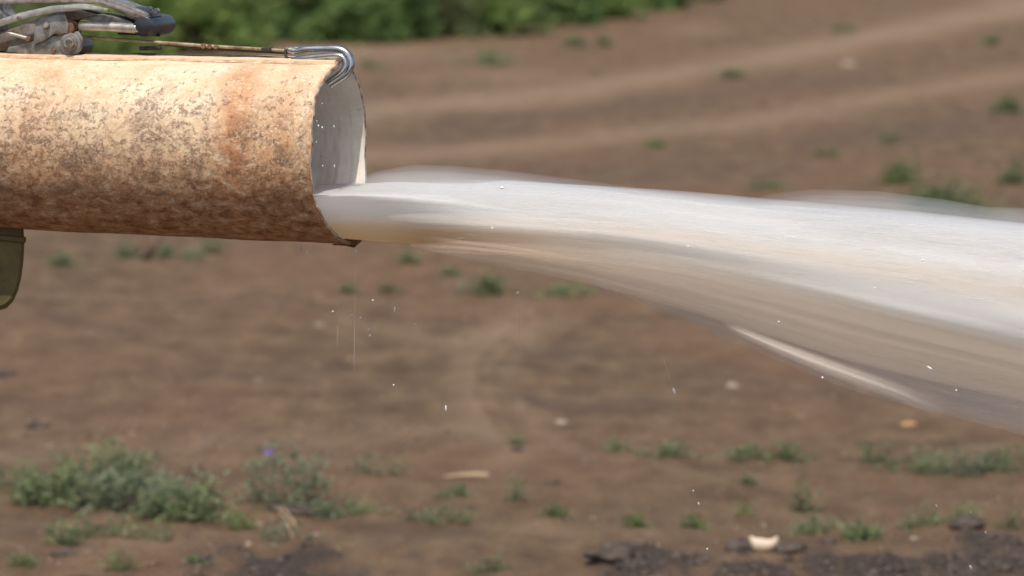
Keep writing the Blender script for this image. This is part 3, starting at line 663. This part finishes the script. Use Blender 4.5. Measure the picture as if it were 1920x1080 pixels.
# olive lug at the lower left
lug = empty('hanging_lug', L(10, 440, 0.02), 'olive brown rounded lug hanging below the pipe at the left edge', 'lug')
out = [(-70, 425), (44, 428), (46, 452), (44, 490), (40, 520), (34, 545), (25, 565), (12, 578), (-2, 582), (-30, 580), (-70, 560)]
vv = []; no = len(out)
rings = [(0.012, .90), (0.035, 1.0), (-0.035, 1.0), (-0.05, .90)]
cx, cy = -20, 500
for off, s in rings:
    for (x, y) in out: vv.append(L(cx+(x-cx)*s, cy+(y-cy)*s if y > 430 else y, off if s == 1 else off+(0.03 if off > 0 else -0.0)))
ff = [tuple(range(no)), tuple(range(3*no, 4*no))[::-1]]
for r in range(3):
    for k in range(no): ff.append((r*no+k, (r+1)*no+k, (r+1)*no+(k+1) % no, r*no+(k+1) % no))
mesh_obj('lug_plate', vv, ff, M['olive'], lug)
vv, ff = tube_pts([L(-70, 447, .045), L(0, 445, .045), L(47, 450, .045)], .007, 8); mesh_obj('collar', vv, ff, M['olive'], lug, True)

# ------------------------------------------------------------------ lever clamp with hook
clamp = empty('lever_clamp', L(120, 104, 0), 'grey steel lever clamp with black roller grip and wire rods on top of the pipe', 'clamp')
def plate(name, pts, o0, o1, mat, parent=clamp, bev=0.0016):
    bm = bmesh.new(); n = len(pts)
    A = [bm.verts.new(L(x, y, o0)) for x, y in pts]; B = [bm.verts.new(A[i].co+NR*(o1-o0)) for i in range(n)]
    bm.faces.new(A); bm.faces.new(B[::-1])
    for k in range(n): bm.faces.new((A[k], B[k], B[(k+1) % n], A[(k+1) % n]))
    bmesh.ops.recalc_face_normals(bm, faces=bm.faces)
    if bev: bmesh.ops.bevel(bm, geom=[e for e in bm.edges], offset=bev, segments=2, affect='EDGES', profile=0.5)
    me = bpy.data.meshes.new(name); bm.to_mesh(me); bm.free(); me.materials.append(M[mat])
    for p in me.polygons: p.use_smooth = True
    try: me.set_sharp_from_angle(angle=math.radians(35))
    except Exception: pass
    o = bpy.data.objects.new(name, me); C.objects.link(o); o.parent = parent; o.matrix_parent_inverse = Matrix.Translation(-parent.location); return o
def bar(name, pts, wpx, o0, o1, mat, parent=clamp):
    P2 = [Vector((x, y)) for x, y in pts]; w_ = wpx if hasattr(wpx, '__len__') else [wpx]*len(P2); up = []; dn = []
    for i, p in enumerate(P2):
        t = (P2[min(i+1, len(P2)-1)]-P2[max(i-1, 0)]).normalized(); nn = Vector((-t.y, t.x)); up.append(p+nn*w_[i]/2); dn.append(p-nn*w_[i]/2)
    return plate(name, [tuple(v) for v in up+dn[::-1]], o0, o1, mat, parent)
def rod(name, pts, rpx, mat, parent=clamp, offs=0.0, seg=10, smooth=True, k=5):
    of = offs if hasattr(offs, '__len__') else [offs]*len(pts)
    p3 = [L(x, y, f) for (x, y), f in zip(pts, of)]
    if len(p3) > 2: p3 = spline(p3, k)
    vv, ff = tube_pts(p3, rpx*0.001146, seg); return mesh_obj(name, vv, ff, M[mat], parent, smooth)
def disc(name, x, y, rpx, o0, o1, mat, parent=clamp, seg=28, bev=True):
    c0 = L(x, y, o0); c1 = c0+NR*(o1-o0); r = rpx*0.001146; b_ = (c1-c0)*0.12
    vv, ff = tube_pts([c0, c0+(b_ if bev else b_*0.01), c1-(b_ if bev else b_*0.01), c1], [r*(0.9 if bev else 1), r, r, r*(0.9 if bev else 1)], seg)
    o = mesh_obj(name, vv, ff, M[mat], parent, seg > 8)
    try: o.data.set_sharp_from_angle(angle=math.radians(40))
    except Exception: pass
    return o
# two cheek plates, near and far
for off in (0.030, -0.062):
    plate('cheek_plate', [(14, 97), (18, 88), (69, 76), (117, 63), (150, 58), (157, 72), (155, 90), (148, 101), (117, 104), (60, 101)], off, off+.007, 'steel')
    plate('upright_plate', [(68, 38), (84, 29), (124, 27), (130, 45), (128, 62), (102, 64), (84, 76), (64, 84), (66, 60)], off+.010, off+.016, 'steel')
    bar('upper_arm', [(-40, 52), (5, 42), (42, 30), (100, 17), (160, 12), (205, 19)], [13, 13, 13, 13, 11, 6], off+.018, off+.028, 'lightsteel')
    bar('fork_arm', [(-40, 6), (25, 3), (130, 1), (188, 4), (226, 14), (274, 34)], [9, 9, 8, 7, 7, 9], off+.004, off+.016, 'steel2')
plate('fork_web', [(150, -10), (212, -8), (252, 4), (292, 21), (302, 30), (270, 34), (226, 10), (188, 1)], -0.050, 0.026, 'steel')
plate('centre_block', [(18, 60), (60, 46), (70, 40), (128, 20), (170, 18), (205, 26), (150, 38), (130, 64), (70, 84), (20, 92)], -0.050, 0.022, 'steel2')
plate('rusted_joint', [(122, 42), (140, 36), (156, 40), (158, 56), (150, 63), (126, 64)], -0.02, 0.044, 'rust', bev=.003)
plate('slotted_link', [(156, 32), (205, 24), (238, 30), (262, 40), (262, 58), (240, 58), (222, 44), (185, 38)], -0.03, 0.018, 'steel')
rod('push_rod', [(150, 49), (200, 50), (262, 54)], 9.5, 'lightsteel', offs=0.032, seg=14)
rod('push_rod', [(150, 49), (200, 50), (262, 54)], 8.0, 'steel', offs=-0.05, seg=12)
plate('side_block', [(-30, 28), (4, 30), (13, 36), (18, 56), (16, 84), (6, 90), (-30, 92)], -0.04, 0.046, 'steel2', bev=.003)
plate('top_lug', [(-30, -12), (22, -10), (24, 18), (34, 30), (16, 36), (2, 30), (-30, 26)], -0.03, 0.040, 'steel', bev=.003)
rod('cross_pin', [(12, 61), (34, 67), (56, 73)], 3.6, 'lightsteel', offs=0.045, seg=10)
disc('rivet', 55, 73, 4.6, 0.040, 0.052, 'rust', seg=12); disc('rivet', 87, 48, 7.0, 0.046, 0.053, 'steel2', seg=16); disc('rivet', 87, 48, 4.2, 0.053, 0.058, 'lightsteel', seg=12)
disc('rivet', 101, 95, 4.0, 0.037, 0.044, 'rust', seg=10); disc('rivet', 36, 34, 4.5, 0.056, 0.060, 'steel2', seg=12)
# pivot: axle, washer, hex bolt
disc('pivot_roller', 160, 86, 18, -0.085, 0.036, 'rubber', seg=30)
disc('pivot_washer', 134, 82, 21, 0.037, 0.044, 'steel', seg=32)
disc('pivot_washer', 132, 81, 14.5, 0.0445, 0.049, 'steel2', seg=28)
disc('pivot_nut', 131, 80, 10.5, 0.0495, 0.060, 'lightsteel', seg=6, bev=True); disc('pivot_bolt', 130, 79.5, 6, 0.060, 0.068, 'chrome', seg=14)
# black roller grip
disc('grip_roller', 313, 45, 19.5, -0.118, 0.040, 'rubber', seg=40)
disc('grip_end', 272, 47, 16.5, 0.041, 0.052, 'rubber', seg=32)
disc('grip_screw', 282, 16, 4.5, 0.016, 0.030, 'chrome', seg=10); disc('grip_screw', 296, 20, 5.2, 0.000, 0.016, 'chrome', seg=10)
plate('grip_bracket', [(262, 10), (278, 12), (300, 22), (304, 30), (288, 34), (262, 27)], -0.052, 0.008, 'rubber')
rod('hanging_strap', [(222, 62), (250, 63), (286, 65), (300, 66)], 3.0, 'dark', offs=-0.03)
rod('hanging_strap', [(262, 91), (285, 90), (302, 90)], 4.0, 'dark', offs=0.012)
# wire rods
rod('wire_rod', [(150, 69), (200, 73), (270, 78), (330, 82), (400, 87), (470, 91), (545, 96)], 3.4, 'wire', offs=0.012, seg=10)
rod('wire_rod', [(300, 82), (360, 88), (430, 93), (500, 97), (545, 99)], 2.9, 'dark', offs=0.008, seg=8)
rod('wire_rod', [(-40, 99), (60, 100.5), (200, 101.5), (330, 103.5), (450, 106), (545, 110)], 3.0, 'dark', offs=0.012, seg=8)
for i, x in enumerate((388, 400, 412)): disc('wire_clip', x-4, 86+i*.8, 5.2-i*.4, 0.006, 0.019, 'rust', seg=8)
plate('coupling', [(494, 89), (512, 88), (514, 97), (496, 96)], 0.002, 0.022, 'dark')
rod('coupling_ring', [(536, 92), (535, 102), (541, 111), (552, 115.5)], 2.6, 'dark', offs=[.02, .024, .024, .02], seg=8)
rod('coupling_ring', [(536, 92), (546, 90), (560, 91)], 3.2, 'steel', offs=.02, seg=10)
# double rod hook over the rim
hookparts = [
 ([(541, 94), (556, 96), (572, 93), (600, 92), (630, 92), (646, 97), (656, 109), (657, 124), (648, 139), (634, 149), (617, 160)], 7.6, [.018, .018, .018, .016, .016, .016, .018, .022, .028, .034, .040]),
 ([(548, 113), (570, 109), (600, 106), (628, 104), (641, 107), (648, 117), (646, 129), (637, 139), (626, 147), (612, 157)], 5.8, [.030, .034, .034, .034, .034, .036, .040, .044, .048, .052]),
]
for pts, r, of in hookparts: rod('hook_rod', pts, r, 'chrome', offs=of, seg=16, k=7)

# ------------------------------------------------------------------ water
XS = np.array([560, 600, 640, 690, 740, 800, 860, 920, 1000, 1080, 1160, 1240, 1320, 1400, 1500, 1600, 1700, 1800, 1920, 2060, 2240], float)
def smooth01(t): t = max(0, min(1, t)); return t*t*(3-2*t)
def curve(pts): p = np.array(pts, float); return lambda x: np.interp(x, p[:, 0], p[:, 1])
jet_t = curve([(560, 356), (640, 355), (700, 352), (800, 351), (900, 353), (1000, 358), (1100, 364), (1200, 373), (1300, 384), (1400, 395), (1500, 403), (1600, 411), (1700, 419), (1800, 430), (1920, 443), (2240, 485)])
jet_b = curve([(560, 444), (640, 447), (680, 451), (800, 466), (900, 480), (1000, 494), (1100, 514), (1200, 540), (1300, 568), (1400, 597), (1500, 625), (1600, 655), (1700, 684), (1800, 710), (1920, 745), (2240, 850)])
mid_t = curve([(780, 400), (900, 425), (1000, 440), (1100, 453), (1200, 470), (1300, 489), (1400, 511), (1500, 535), (1600, 560), (1700, 583), (1800, 604), (1920, 636), (2240, 720)])
mid_b = curve([(780, 455), (900, 476), (1000, 494), (1100, 516), (1200, 545), (1300, 578), (1400, 612), (1500, 645), (1600, 678), (1700, 706), (1800, 730), (1920, 768), (2240, 880)])
veil_t = curve([(1120, 500), (1200, 525), (1300, 545), (1400, 565), (1500, 585), (1700, 640), (1920, 700), (2240, 800)])
veil_b = curve([(1120, 535), (1200, 562), (1300, 597), (1400, 636), (1500, 676), (1600, 716), (1700, 744), (1800, 768), (1920, 796), (2240, 880)])
mist_t = curve([(640, 352), (700, 325), (770, 318), (840, 321), (950, 332), (1100, 350), (1250, 371), (1400, 392)])
mist_b = curve([(640, 360), (660, 368), (700, 378), (840, 378), (950, 380), (1100, 388), (1250, 400), (1400, 410)])
mist2_t = curve([(1380, 384), (1440, 368), (1520, 360), (1640, 362), (1760, 376), (1850, 392), (1920, 394), (2240, 430)])
mist2_b = curve([(1380, 410), (1500, 425), (1640, 430), (1760, 440), (1920, 460), (2240, 500)])
curt_t = curve([(1350, 603), (1450, 640), (1550, 676), (1680, 720), (1800, 765), (1920, 820), (2100, 900)])
curt_b = curve([(1350, 607), (1450, 655), (1550, 697), (1680, 745), (1800, 800), (1920, 860), (2100, 950)])
jet = empty('water_jet', W(0.0, 0, -Rr+0.02), 'foaming white and tan jet of water shooting out of the pipe to the right', 'water jet')
jet_parts = []
def shell(name, top, bot, x0, x1, wfun, offs, alpha_f, tint_f, segm=False, noff=0.0, nx=90, nth=72, flow=(1.0, 15.0), st=1.0, sb=1.0, seed=0, wob=0.0, mat='water', lean=None):
    """one closed-round sheet of the stream; offs grows it outwards (metres)"""
    xs = np.linspace(x0, x1, nx); th = np.linspace(0, 2*math.pi, nth, endpoint=False)
    Vv = np.zeros((nx, nth, 3)); fl = np.zeros((nx, nth, 3)); al = np.zeros((nx, nth)); ti = np.zeros((nx, nth))
    for i, x in enumerate(xs):
        T = L(x, float(top(x)), noff); B = L(x, float(bot(x)), noff); c = (T+B)/2; h = (T-B).length/2; ww = wfun(x); s = (x-640)*0.00119
        g_ = float(np.clip((x-670)/260., 0, 1)); e = offs*(smooth01((x-x0+8)/160) if mat.endswith('v') else 1)
        ct, sn = np.cos(th), np.sin(th)
        hh = h+np.where(sn > 0, e*st, e*sb)*(g_ if segm else 1); wh = ww+e*(g_ if segm else 1)
        yy = sn*hh; zz = ct*wh
        if segm:
            # inside the mouth the section is the part of a circle below the water level
            k = 1-float(np.clip((x-665)/420., 0, 1)); k = k*k*(3-2*k)
            rr = Rr-TH-0.002; lev = (T-O).dot(UP)
            lo = c.dot(UP)-O.dot(UP)
            u_abs = lo+yy
            u_low = np.minimum(u_abs, lev)
            hw = np.sqrt(np.maximum(rr*rr-np.clip(u_low+0.0, -rr, rr)**2, 1e-6))
            # square the section a little so it fills the segment
            u_seg = np.where(sn > 0, lo+hh*np.minimum(1, 1.6*sn), np.maximum(lo-hh*np.abs(sn), -rr+0.001)); hw = np.sqrt(np.maximum(rr*rr-u_seg**2, 1e-6))
            z_seg = hw*np.sign(ct)*np.minimum(1, np.abs(ct)*1.5+0.0)
            yy = (1-k)*yy+k*(u_seg-lo); zz = (1-k)*zz+k*z_seg
        if wob:
            yy = yy+wob*g_*(vnoise(np.full_like(th, s*2.2+seed), np.sin(th)*1.5+np.cos(th)*1.1+5, seed)-0.5)*np.sin(th)
            zz = zz+wob*g_*1.8*(vnoise(np.full_like(th, s*1.6+seed), np.sin(th)*3.5+9, seed+3)-0.5)
        if lean is not None: zz = zz-float(lean(x))*(0.575*yy-0.425*np.sqrt(yy*yy+(0.35*h)**2)+0.425*0.35*h)
        Vv[i] = np.array(c[:])+yy[:, None]*np.array(UP[:])+zz[:, None]*np.array(NR[:])
        fl[i] = np.stack([np.full(nth, s*flow[0]+seed*3.7), ct*flow[1]*0.10*(1+0*s), sn*flow[1]*0.10], -1)*1.0
        f = (x-x0)/(x1-x0)
        al[i] = [alpha_f(f, x, a_) for a_ in sn]; ti[i] = [tint_f(x, a_) for a_ in sn]
    idx = np.arange(nx*nth).reshape(nx, nth); j = np.roll(idx, -1, 1)
    Ff = np.stack([idx[:-1], j[:-1], j[1:], idx[1:]], -1).reshape(-1, 4)
    if mat.endswith('v'):                       # bodies of spray: closed, faces outward
        bm = bmesh.new(); bv = [bm.verts.new(v) for v in Vv.reshape(-1, 3)]
        for f in Ff: bm.faces.new([bv[i] for i in f])
        bm.faces.new(bv[:nth]); bm.faces.new(bv[-nth:])
        bmesh.ops.recalc_face_normals(bm, faces=bm.faces)
        if bm.calc_volume(signed=True) < 0: bmesh.ops.reverse_faces(bm, faces=bm.faces)
        me = bpy.data.meshes.new(name); bm.to_mesh(me); bm.free(); me.materials.append(M[mat])
        o = bpy.data.objects.new(name, me); C.objects.link(o); o.parent = jet; o.matrix_parent_inverse = Matrix.Translation(-jet.location); return o
    o = np_mesh(name, Vv.reshape(-1, 3), Ff, M[mat], jet); cattr(o, 'flow', fl); fattr(o, 'alpha', np.clip(al, 0, 1)); fattr(o, 'tint', np.clip(ti, 0, 1))
    jet_parts.append((xs, Vv)); return o
def smooth01(t): t = max(0, min(1, t)); return t*t*(3-2*t)
wj = curve([(560, .17), (700, .17), (900, .13), (1200, .11), (1600, .14), (2240, .20)])
a_b = curve([(560, 444), (640, 447), (680, 451), (800, 464), (900, 470), (1000, 476), (1100, 484), (1200, 494), (1300, 510), (1400, 530), (1500, 552), (1600, 575), (1700, 600), (1800, 624), (1920, 655), (2240, 745)])
lean = curve([(560, 0), (680, 0), (760, 0.25), (950, 0.75), (2240, 0.8)])
def smooth01(t): t = max(0, min(1, t)); return t*t*(3-2*t)
def bell(v, c, w_): return math.exp(-((v-c)/w_)**2)
def tint_core(x, sn):
    near = 1-smooth01((x-760)/560)
    t = smooth01((0.30-sn)/0.8)*near                                        # silty water pours off the pipe floor
    far = 1-near
    t += far*(0.30*bell(sn, 0.15, 0.22)+0.26*bell(sn, -0.38, 0.16)*smooth01((1750-x)/400)+0.04)
    return min(1, t)
NS = 4
for i in range(NS):
    t = i/(NS-1); e = -0.008+0.022*t
    a0 = [1.0, 0.40, 0.26, 0.14][i]
    def af(f, x, sn, a0=a0, i=i):
        grow = smooth01((x-660)/260)
        if i == 0: return 1.0
        return a0*grow*(0.55+0.45*max(0, sn)) if x > 660 else 0.0
    shell('water_core' if i == 0 else 'foam_sheet', jet_t, a_b, 560 if i == 0 else 668, 2240, wj, e if i else -0.004, af, tint_core, segm=True, st=1.0, sb=0.45, seed=i, wob=0.016, nx=120 if i == 0 else 80, lean=lean)
shell('foam_haze', jet_t, a_b, 800, 2240, wj, 0.020, lambda f, x, sn: 1.0, lambda x, sn: 0.0, segm=True, st=1.0, sb=0.15, seed=0, wob=0.016, nx=80, mat='halov', lean=lean)
# the silty, thinner lower water hangs behind and below the bright stream
b_t = curve([(760, 457), (860, 455), (1000, 462), (1200, 478), (1300, 492), (1600, 560), (1920, 636), (2240, 724)])
b_b = curve([(760, 460), (800, 466), (900, 479), (1000, 494), (1100, 515), (1200, 542), (1300, 572), (1400, 603), (1500, 632), (1600, 662), (1700, 686), (1800, 708), (1920, 736), (2240, 820)])
wb = curve([(760, .01), (1000, .04), (1400, .05), (2240, .09)])
shell('silty_haze', b_t, b_b, 770, 2240, curve([(770, .01), (1000, .06), (1400, .10), (2240, .16)]), 0.012, lambda f, x, sn: 1.0, lambda x, sn: 0.0, noff=0.15, st=0.7, sb=1.0, seed=20, wob=0.012, mat='siltv', lean=lean)
for i in range(3):
    e = -0.028+0.030*i/2; a0 = [0.36, 0.18, 0.08][i]
    def af(f, x, sn, a0=a0): return a0*smooth01((x-775)/160)*(1-0.25*smooth01((x-1200)/500))
    shell('silty_water', b_t, b_b, 770, 2240, wb, e, af, lambda x, sn: 0.85-0.55*smooth01((x-900)/500), noff=0.17, st=0.7, sb=1.0, seed=20+i, wob=0.012, flow=(1.0, 12), mat='silt', lean=lean)
wv = curve([(1120, .03), (1500, .10), (2240, .2)])
shell('veil_haze', veil_t, veil_b, 1120, 2240, wv, 0.012, lambda f, x, sn: 1.0, lambda x, sn: 0.0, noff=0.08, seed=40, wob=0.012, mat='veilv', lean=lean)
for i in range(2):
    e = -0.018+0.018*i; a0 = [0.07, 0.04][i]
    def af(f, x, sn, a0=a0): return a0*smooth01((x-1125)/200)*(1-0.3*smooth01((-sn)/1))
    shell('thin_veil', veil_t, veil_b, 1120, 2240, wv, e, af, lambda x, sn: 0.0, noff=0.08, seed=40+i, wob=0.012, flow=(1.2, 12), mat='veil', lean=lean)
wn = curve([(660, .12), (900, .14), (1400, .10)])
for e in (-0.004, 0.010):
    shell('exit_mist', mist_t, mist_b, 645, 1420, curve([(645, .05), (700, .12), (900, .13), (1420, .01)]), e, lambda f, x, sn: 1.0, lambda x, sn: 0.0, seed=60, wob=0.01, mat='mistv')
for i in range(3):
    e = -0.020+0.020*i/2; a0 = [0.035, 0.03, 0.02][i]
    def af(f, x, sn, a0=a0): return a0*smooth01((x-662)/70)*(1-smooth01((x-1000)/380))
    shell('mist_sheet', mist_t, mist_b, 662, 1400, wn, e, af, lambda x, sn: 0.0, seed=60+i, flow=(1.6, 20), wob=0.01)
wn2 = curve([(1380, .03), (1600, .12), (2240, .2)])
shell('exit_mist', mist2_t, mist2_b, 1385, 2240, wn2, 0.004, lambda f, x, sn: 1.0, lambda x, sn: 0.0, seed=80, wob=0.01, mat='mistv')
for i in range(2):
    e = -0.018+0.014*i; a0 = [0.05, 0.03][i]
    def af(f, x, sn, a0=a0): return a0*smooth01((x-1385)/120)*(1-0.45*smooth01((x-1640)/160))
    shell('mist_sheet', mist2_t, mist2_b, 1380, 2240, wn2, e, af, lambda x, sn: 0.0, seed=80+i, flow=(1.6, 20), wob=0.01)
wc = curve([(1350, .004), (1500, .02), (2100, .05)])
for i in range(3):
    e = -0.003+0.008*i/2; a0 = [0.34, 0.20, 0.12][i]
    def af(f, x, sn, a0=a0): return a0*smooth01((x-1350)/60)*(1-smooth01((x-1480)/330))
    shell('stray_stream', curt_t, curt_b, 1352, 2100, wc, e, af, lambda x, sn: 0.30, noff=0.24, seed=95+i, flow=(1.6, 30))
# fine threads torn off the stream
def threads(name, top, bot, x0, x1, wfun, n, spread, lab=None, noff=0.0, bias=0.0):
    Vv = []; Ff = []; al = []
    for _ in range(n):
        x = x0+(x1-x0)*random.random()**0.9; ln = random.uniform(18, 110); th = random.random()*6.283
        if random.random() < bias: th = random.uniform(0.2, 2.9)
        k = 1+spread*abs(random.gauss(0, 1)); i = len(Vv); steps = 5; r0 = random.uniform(.0004, .0013)
        for j in range(steps):
            xx_ = x+ln*j/(steps-1); T = L(xx_, float(top(xx_)), noff); B = L(xx_, float(bot(xx_)), noff); c = (T+B)/2; h = (T-B).length/2
            p = c+UP*math.sin(th)*h*k+NR*math.cos(th)*wfun(xx_)*k; r = r0*math.sin(math.pi*(j+.25)/(steps-.5))+.0001
            for q in range(3): Vv.append(p+UP*math.cos(q*2.094)*r+NR*math.sin(q*2.094)*r)
        for j in range(steps-1):
            for q in range(3): Ff.append((i+j*3+q, i+j*3+(q+1) % 3, i+j*3+3+(q+1) % 3, i+j*3+3+q))
    o = mesh_obj(name, Vv, Ff, M['thread'], jet, True); o['kind'] = 'stuff'; return o
t = NT('water_threads'); b = t.bsdf((0.84, 0.83, 0.80), 0.4); tp = t.n('BsdfTransparent'); mx = t.n('MixShader'); mx.inputs[0].default_value = 0.22
t.l(tp.outputs[0], mx.inputs[1]); t.l(b.outputs[0], mx.inputs[2]); M['thread'] = t.done(mx)
for (x0, y0, x1, y1, rr_) in [(667, 466, 664, 700, .0006), (636, 520, 632, 660, .0004), (1238, 655, 1262, 728, .0006), (973, 560, 976, 690, .0004)]:
    vv, ff = tube_pts([L(x0+(x1-x0)*k/6, y0+(y1-y0)*k/6, 0.02) for k in range(7)], [rr_*.3, rr_, rr_, rr_*.8, rr_, rr_*.8, rr_*.3], 5); mesh_obj('drip_thread', vv, ff, M['thread'], jet, True)
threads('spray_threads', jet_t, jet_b, 860, 2150, wj, 1000, 0.05, bias=0.6)
threads('spray_threads', b_t, b_b, 1000, 2150, wb, 350, 0.06)
threads('spray_threads', veil_t, veil_b, 1200, 2150, wv, 500, 0.08)

# countless tiny drops thrown off along the stream
nd_ = 420; dp = []; rd = []
for _ in range(nd_):
    x = 760+1250*random.random()**0.8; lowr = random.random() < 0.7
    y = (float(b_b(x))+abs(random.gauss(0, 26))+2) if lowr else float(jet_t(x))-abs(random.gauss(0, 13))
    q = L(x, y, random.uniform(-.15, .25)); dp.append(q[:]); rd.append(random.uniform(.0004, .0012))
o = clods('spray_drops', np.array(dp), np.array(rd), M['thread'], 1.0); o.parent = jet; o.matrix_parent_inverse = Matrix.Translation(-jet.location)

# ------------------------------------------------------------------ droplets
t = NT('droplet'); M['drop'] = t.done(t.bsdf((0.86, 0.86, 0.85), 0.15, spec=0.8))
bm = bmesh.new(); bmesh.ops.create_icosphere(bm, subdivisions=2, radius=1.0); dme = bpy.data.meshes.new('water_droplet'); bm.to_mesh(dme); bm.free(); dme.shade_smooth(); dme.materials.append(M['drop'])
def drop(px, py, r, off, ln=1.0, ang=0.0, label='tiny white droplet falling through the air below the pipe mouth', group='droplets falling below the pipe mouth'):
    o = bpy.data.objects.new('water_droplet', dme); C.objects.link(o); o.location = L(px, py, off)
    s = r*0.001146*0.85; o.scale = (s, s, s*ln); o.rotation_euler = (0, ang, 0); return tag(o, label, 'droplet', group)
for px, py, r, ln, an in [(624, 584, 2.0, 1, 0), (676, 596, 2.2, 1.2, 0), (691, 618, 2.2, 1.1, 0), (694, 629, 2.6, 1.1, 0), (699, 563, 2.0, 1.1, 0), (779, 608, 2.4, 1, 0),
                          (738, 722, 2.0, 1.1, 0), (836, 765, 2.0, 3.4, 0), (740, 580, 1.6, 4, 0.2), (660, 590, 1.2, 1.5, 0), (565, 465, 2.0, 3.4, 0.2), (576, 473, 1.6, 2.6, 0)]:
    drop(px, py, r, random.uniform(-.1, .1), ln, an)
drop(971, 549, 3.6, 0.05, 1, 0, 'largest white droplet hanging in the air beside the dark green tuft', None)
drop(668, 471, 2.4, 0.0, 2.4, 0, 'droplet hanging right under the lip of the pipe', None)
drop(1264, 733, 2.6, 0.0, 2.8, -0.35, 'lone slanting droplet left of the rounded pale stone', None)
for px, py, r, ln, an in [(923, 428, 2.6, 1, 0), (941, 352, 2.6, 1.8, 1.5), (1460, 603, 2, 1, 0), (1730, 488, 2.2, 1.4, .9), (1743, 690, 2.2, 3, -1.0), (1793, 732, 2, 1, 0), (1542, 708, 2.2, 1.2, 0), (1290, 462, 1.8, 1.6, 1), (1640, 540, 1.8, 1.3, 1)]:
    drop(px, py, r, 0.30, ln, an, 'tiny bright droplet in front of the water jet', 'droplets in front of the jet')
for px, py, r, ln, an in [(1300, 920, 2, 1, 0), (1310, 944, 2, 1.8, -.5), (1326, 1029, 2, 1, 0), (1756, 948, 1.8, 2, -.6), (1820, 960, 1.8, 1.2, 0), (1848, 998, 1.8, 1.6, -.5), (1820, 1063, 2.4, 2, -.5)]:
    drop(px, py, r, 0.0, ln, an, 'tiny bright droplet falling over the weeds at lower right', 'droplets falling at lower right')
for px, py, r, ln in [(597, 236, 1.7, 1.3), (604, 239, 1.9, 1.2), (626, 237, 1.2, 2.4), (593, 266, 1.3, 1.2), (604, 194, 1.2, 1), (605, 311, 1.3, 1.4), (627, 311, 1.1, 3), (594, 227, 1.1, 1), (584, 372, 1.6, 1.4)]:
    drop(px, py, r, 0.175 if px < 610 else 0.12, ln, 0, 'tiny bright droplet clinging in the mouth of the pipe', 'droplets in the pipe mouth')
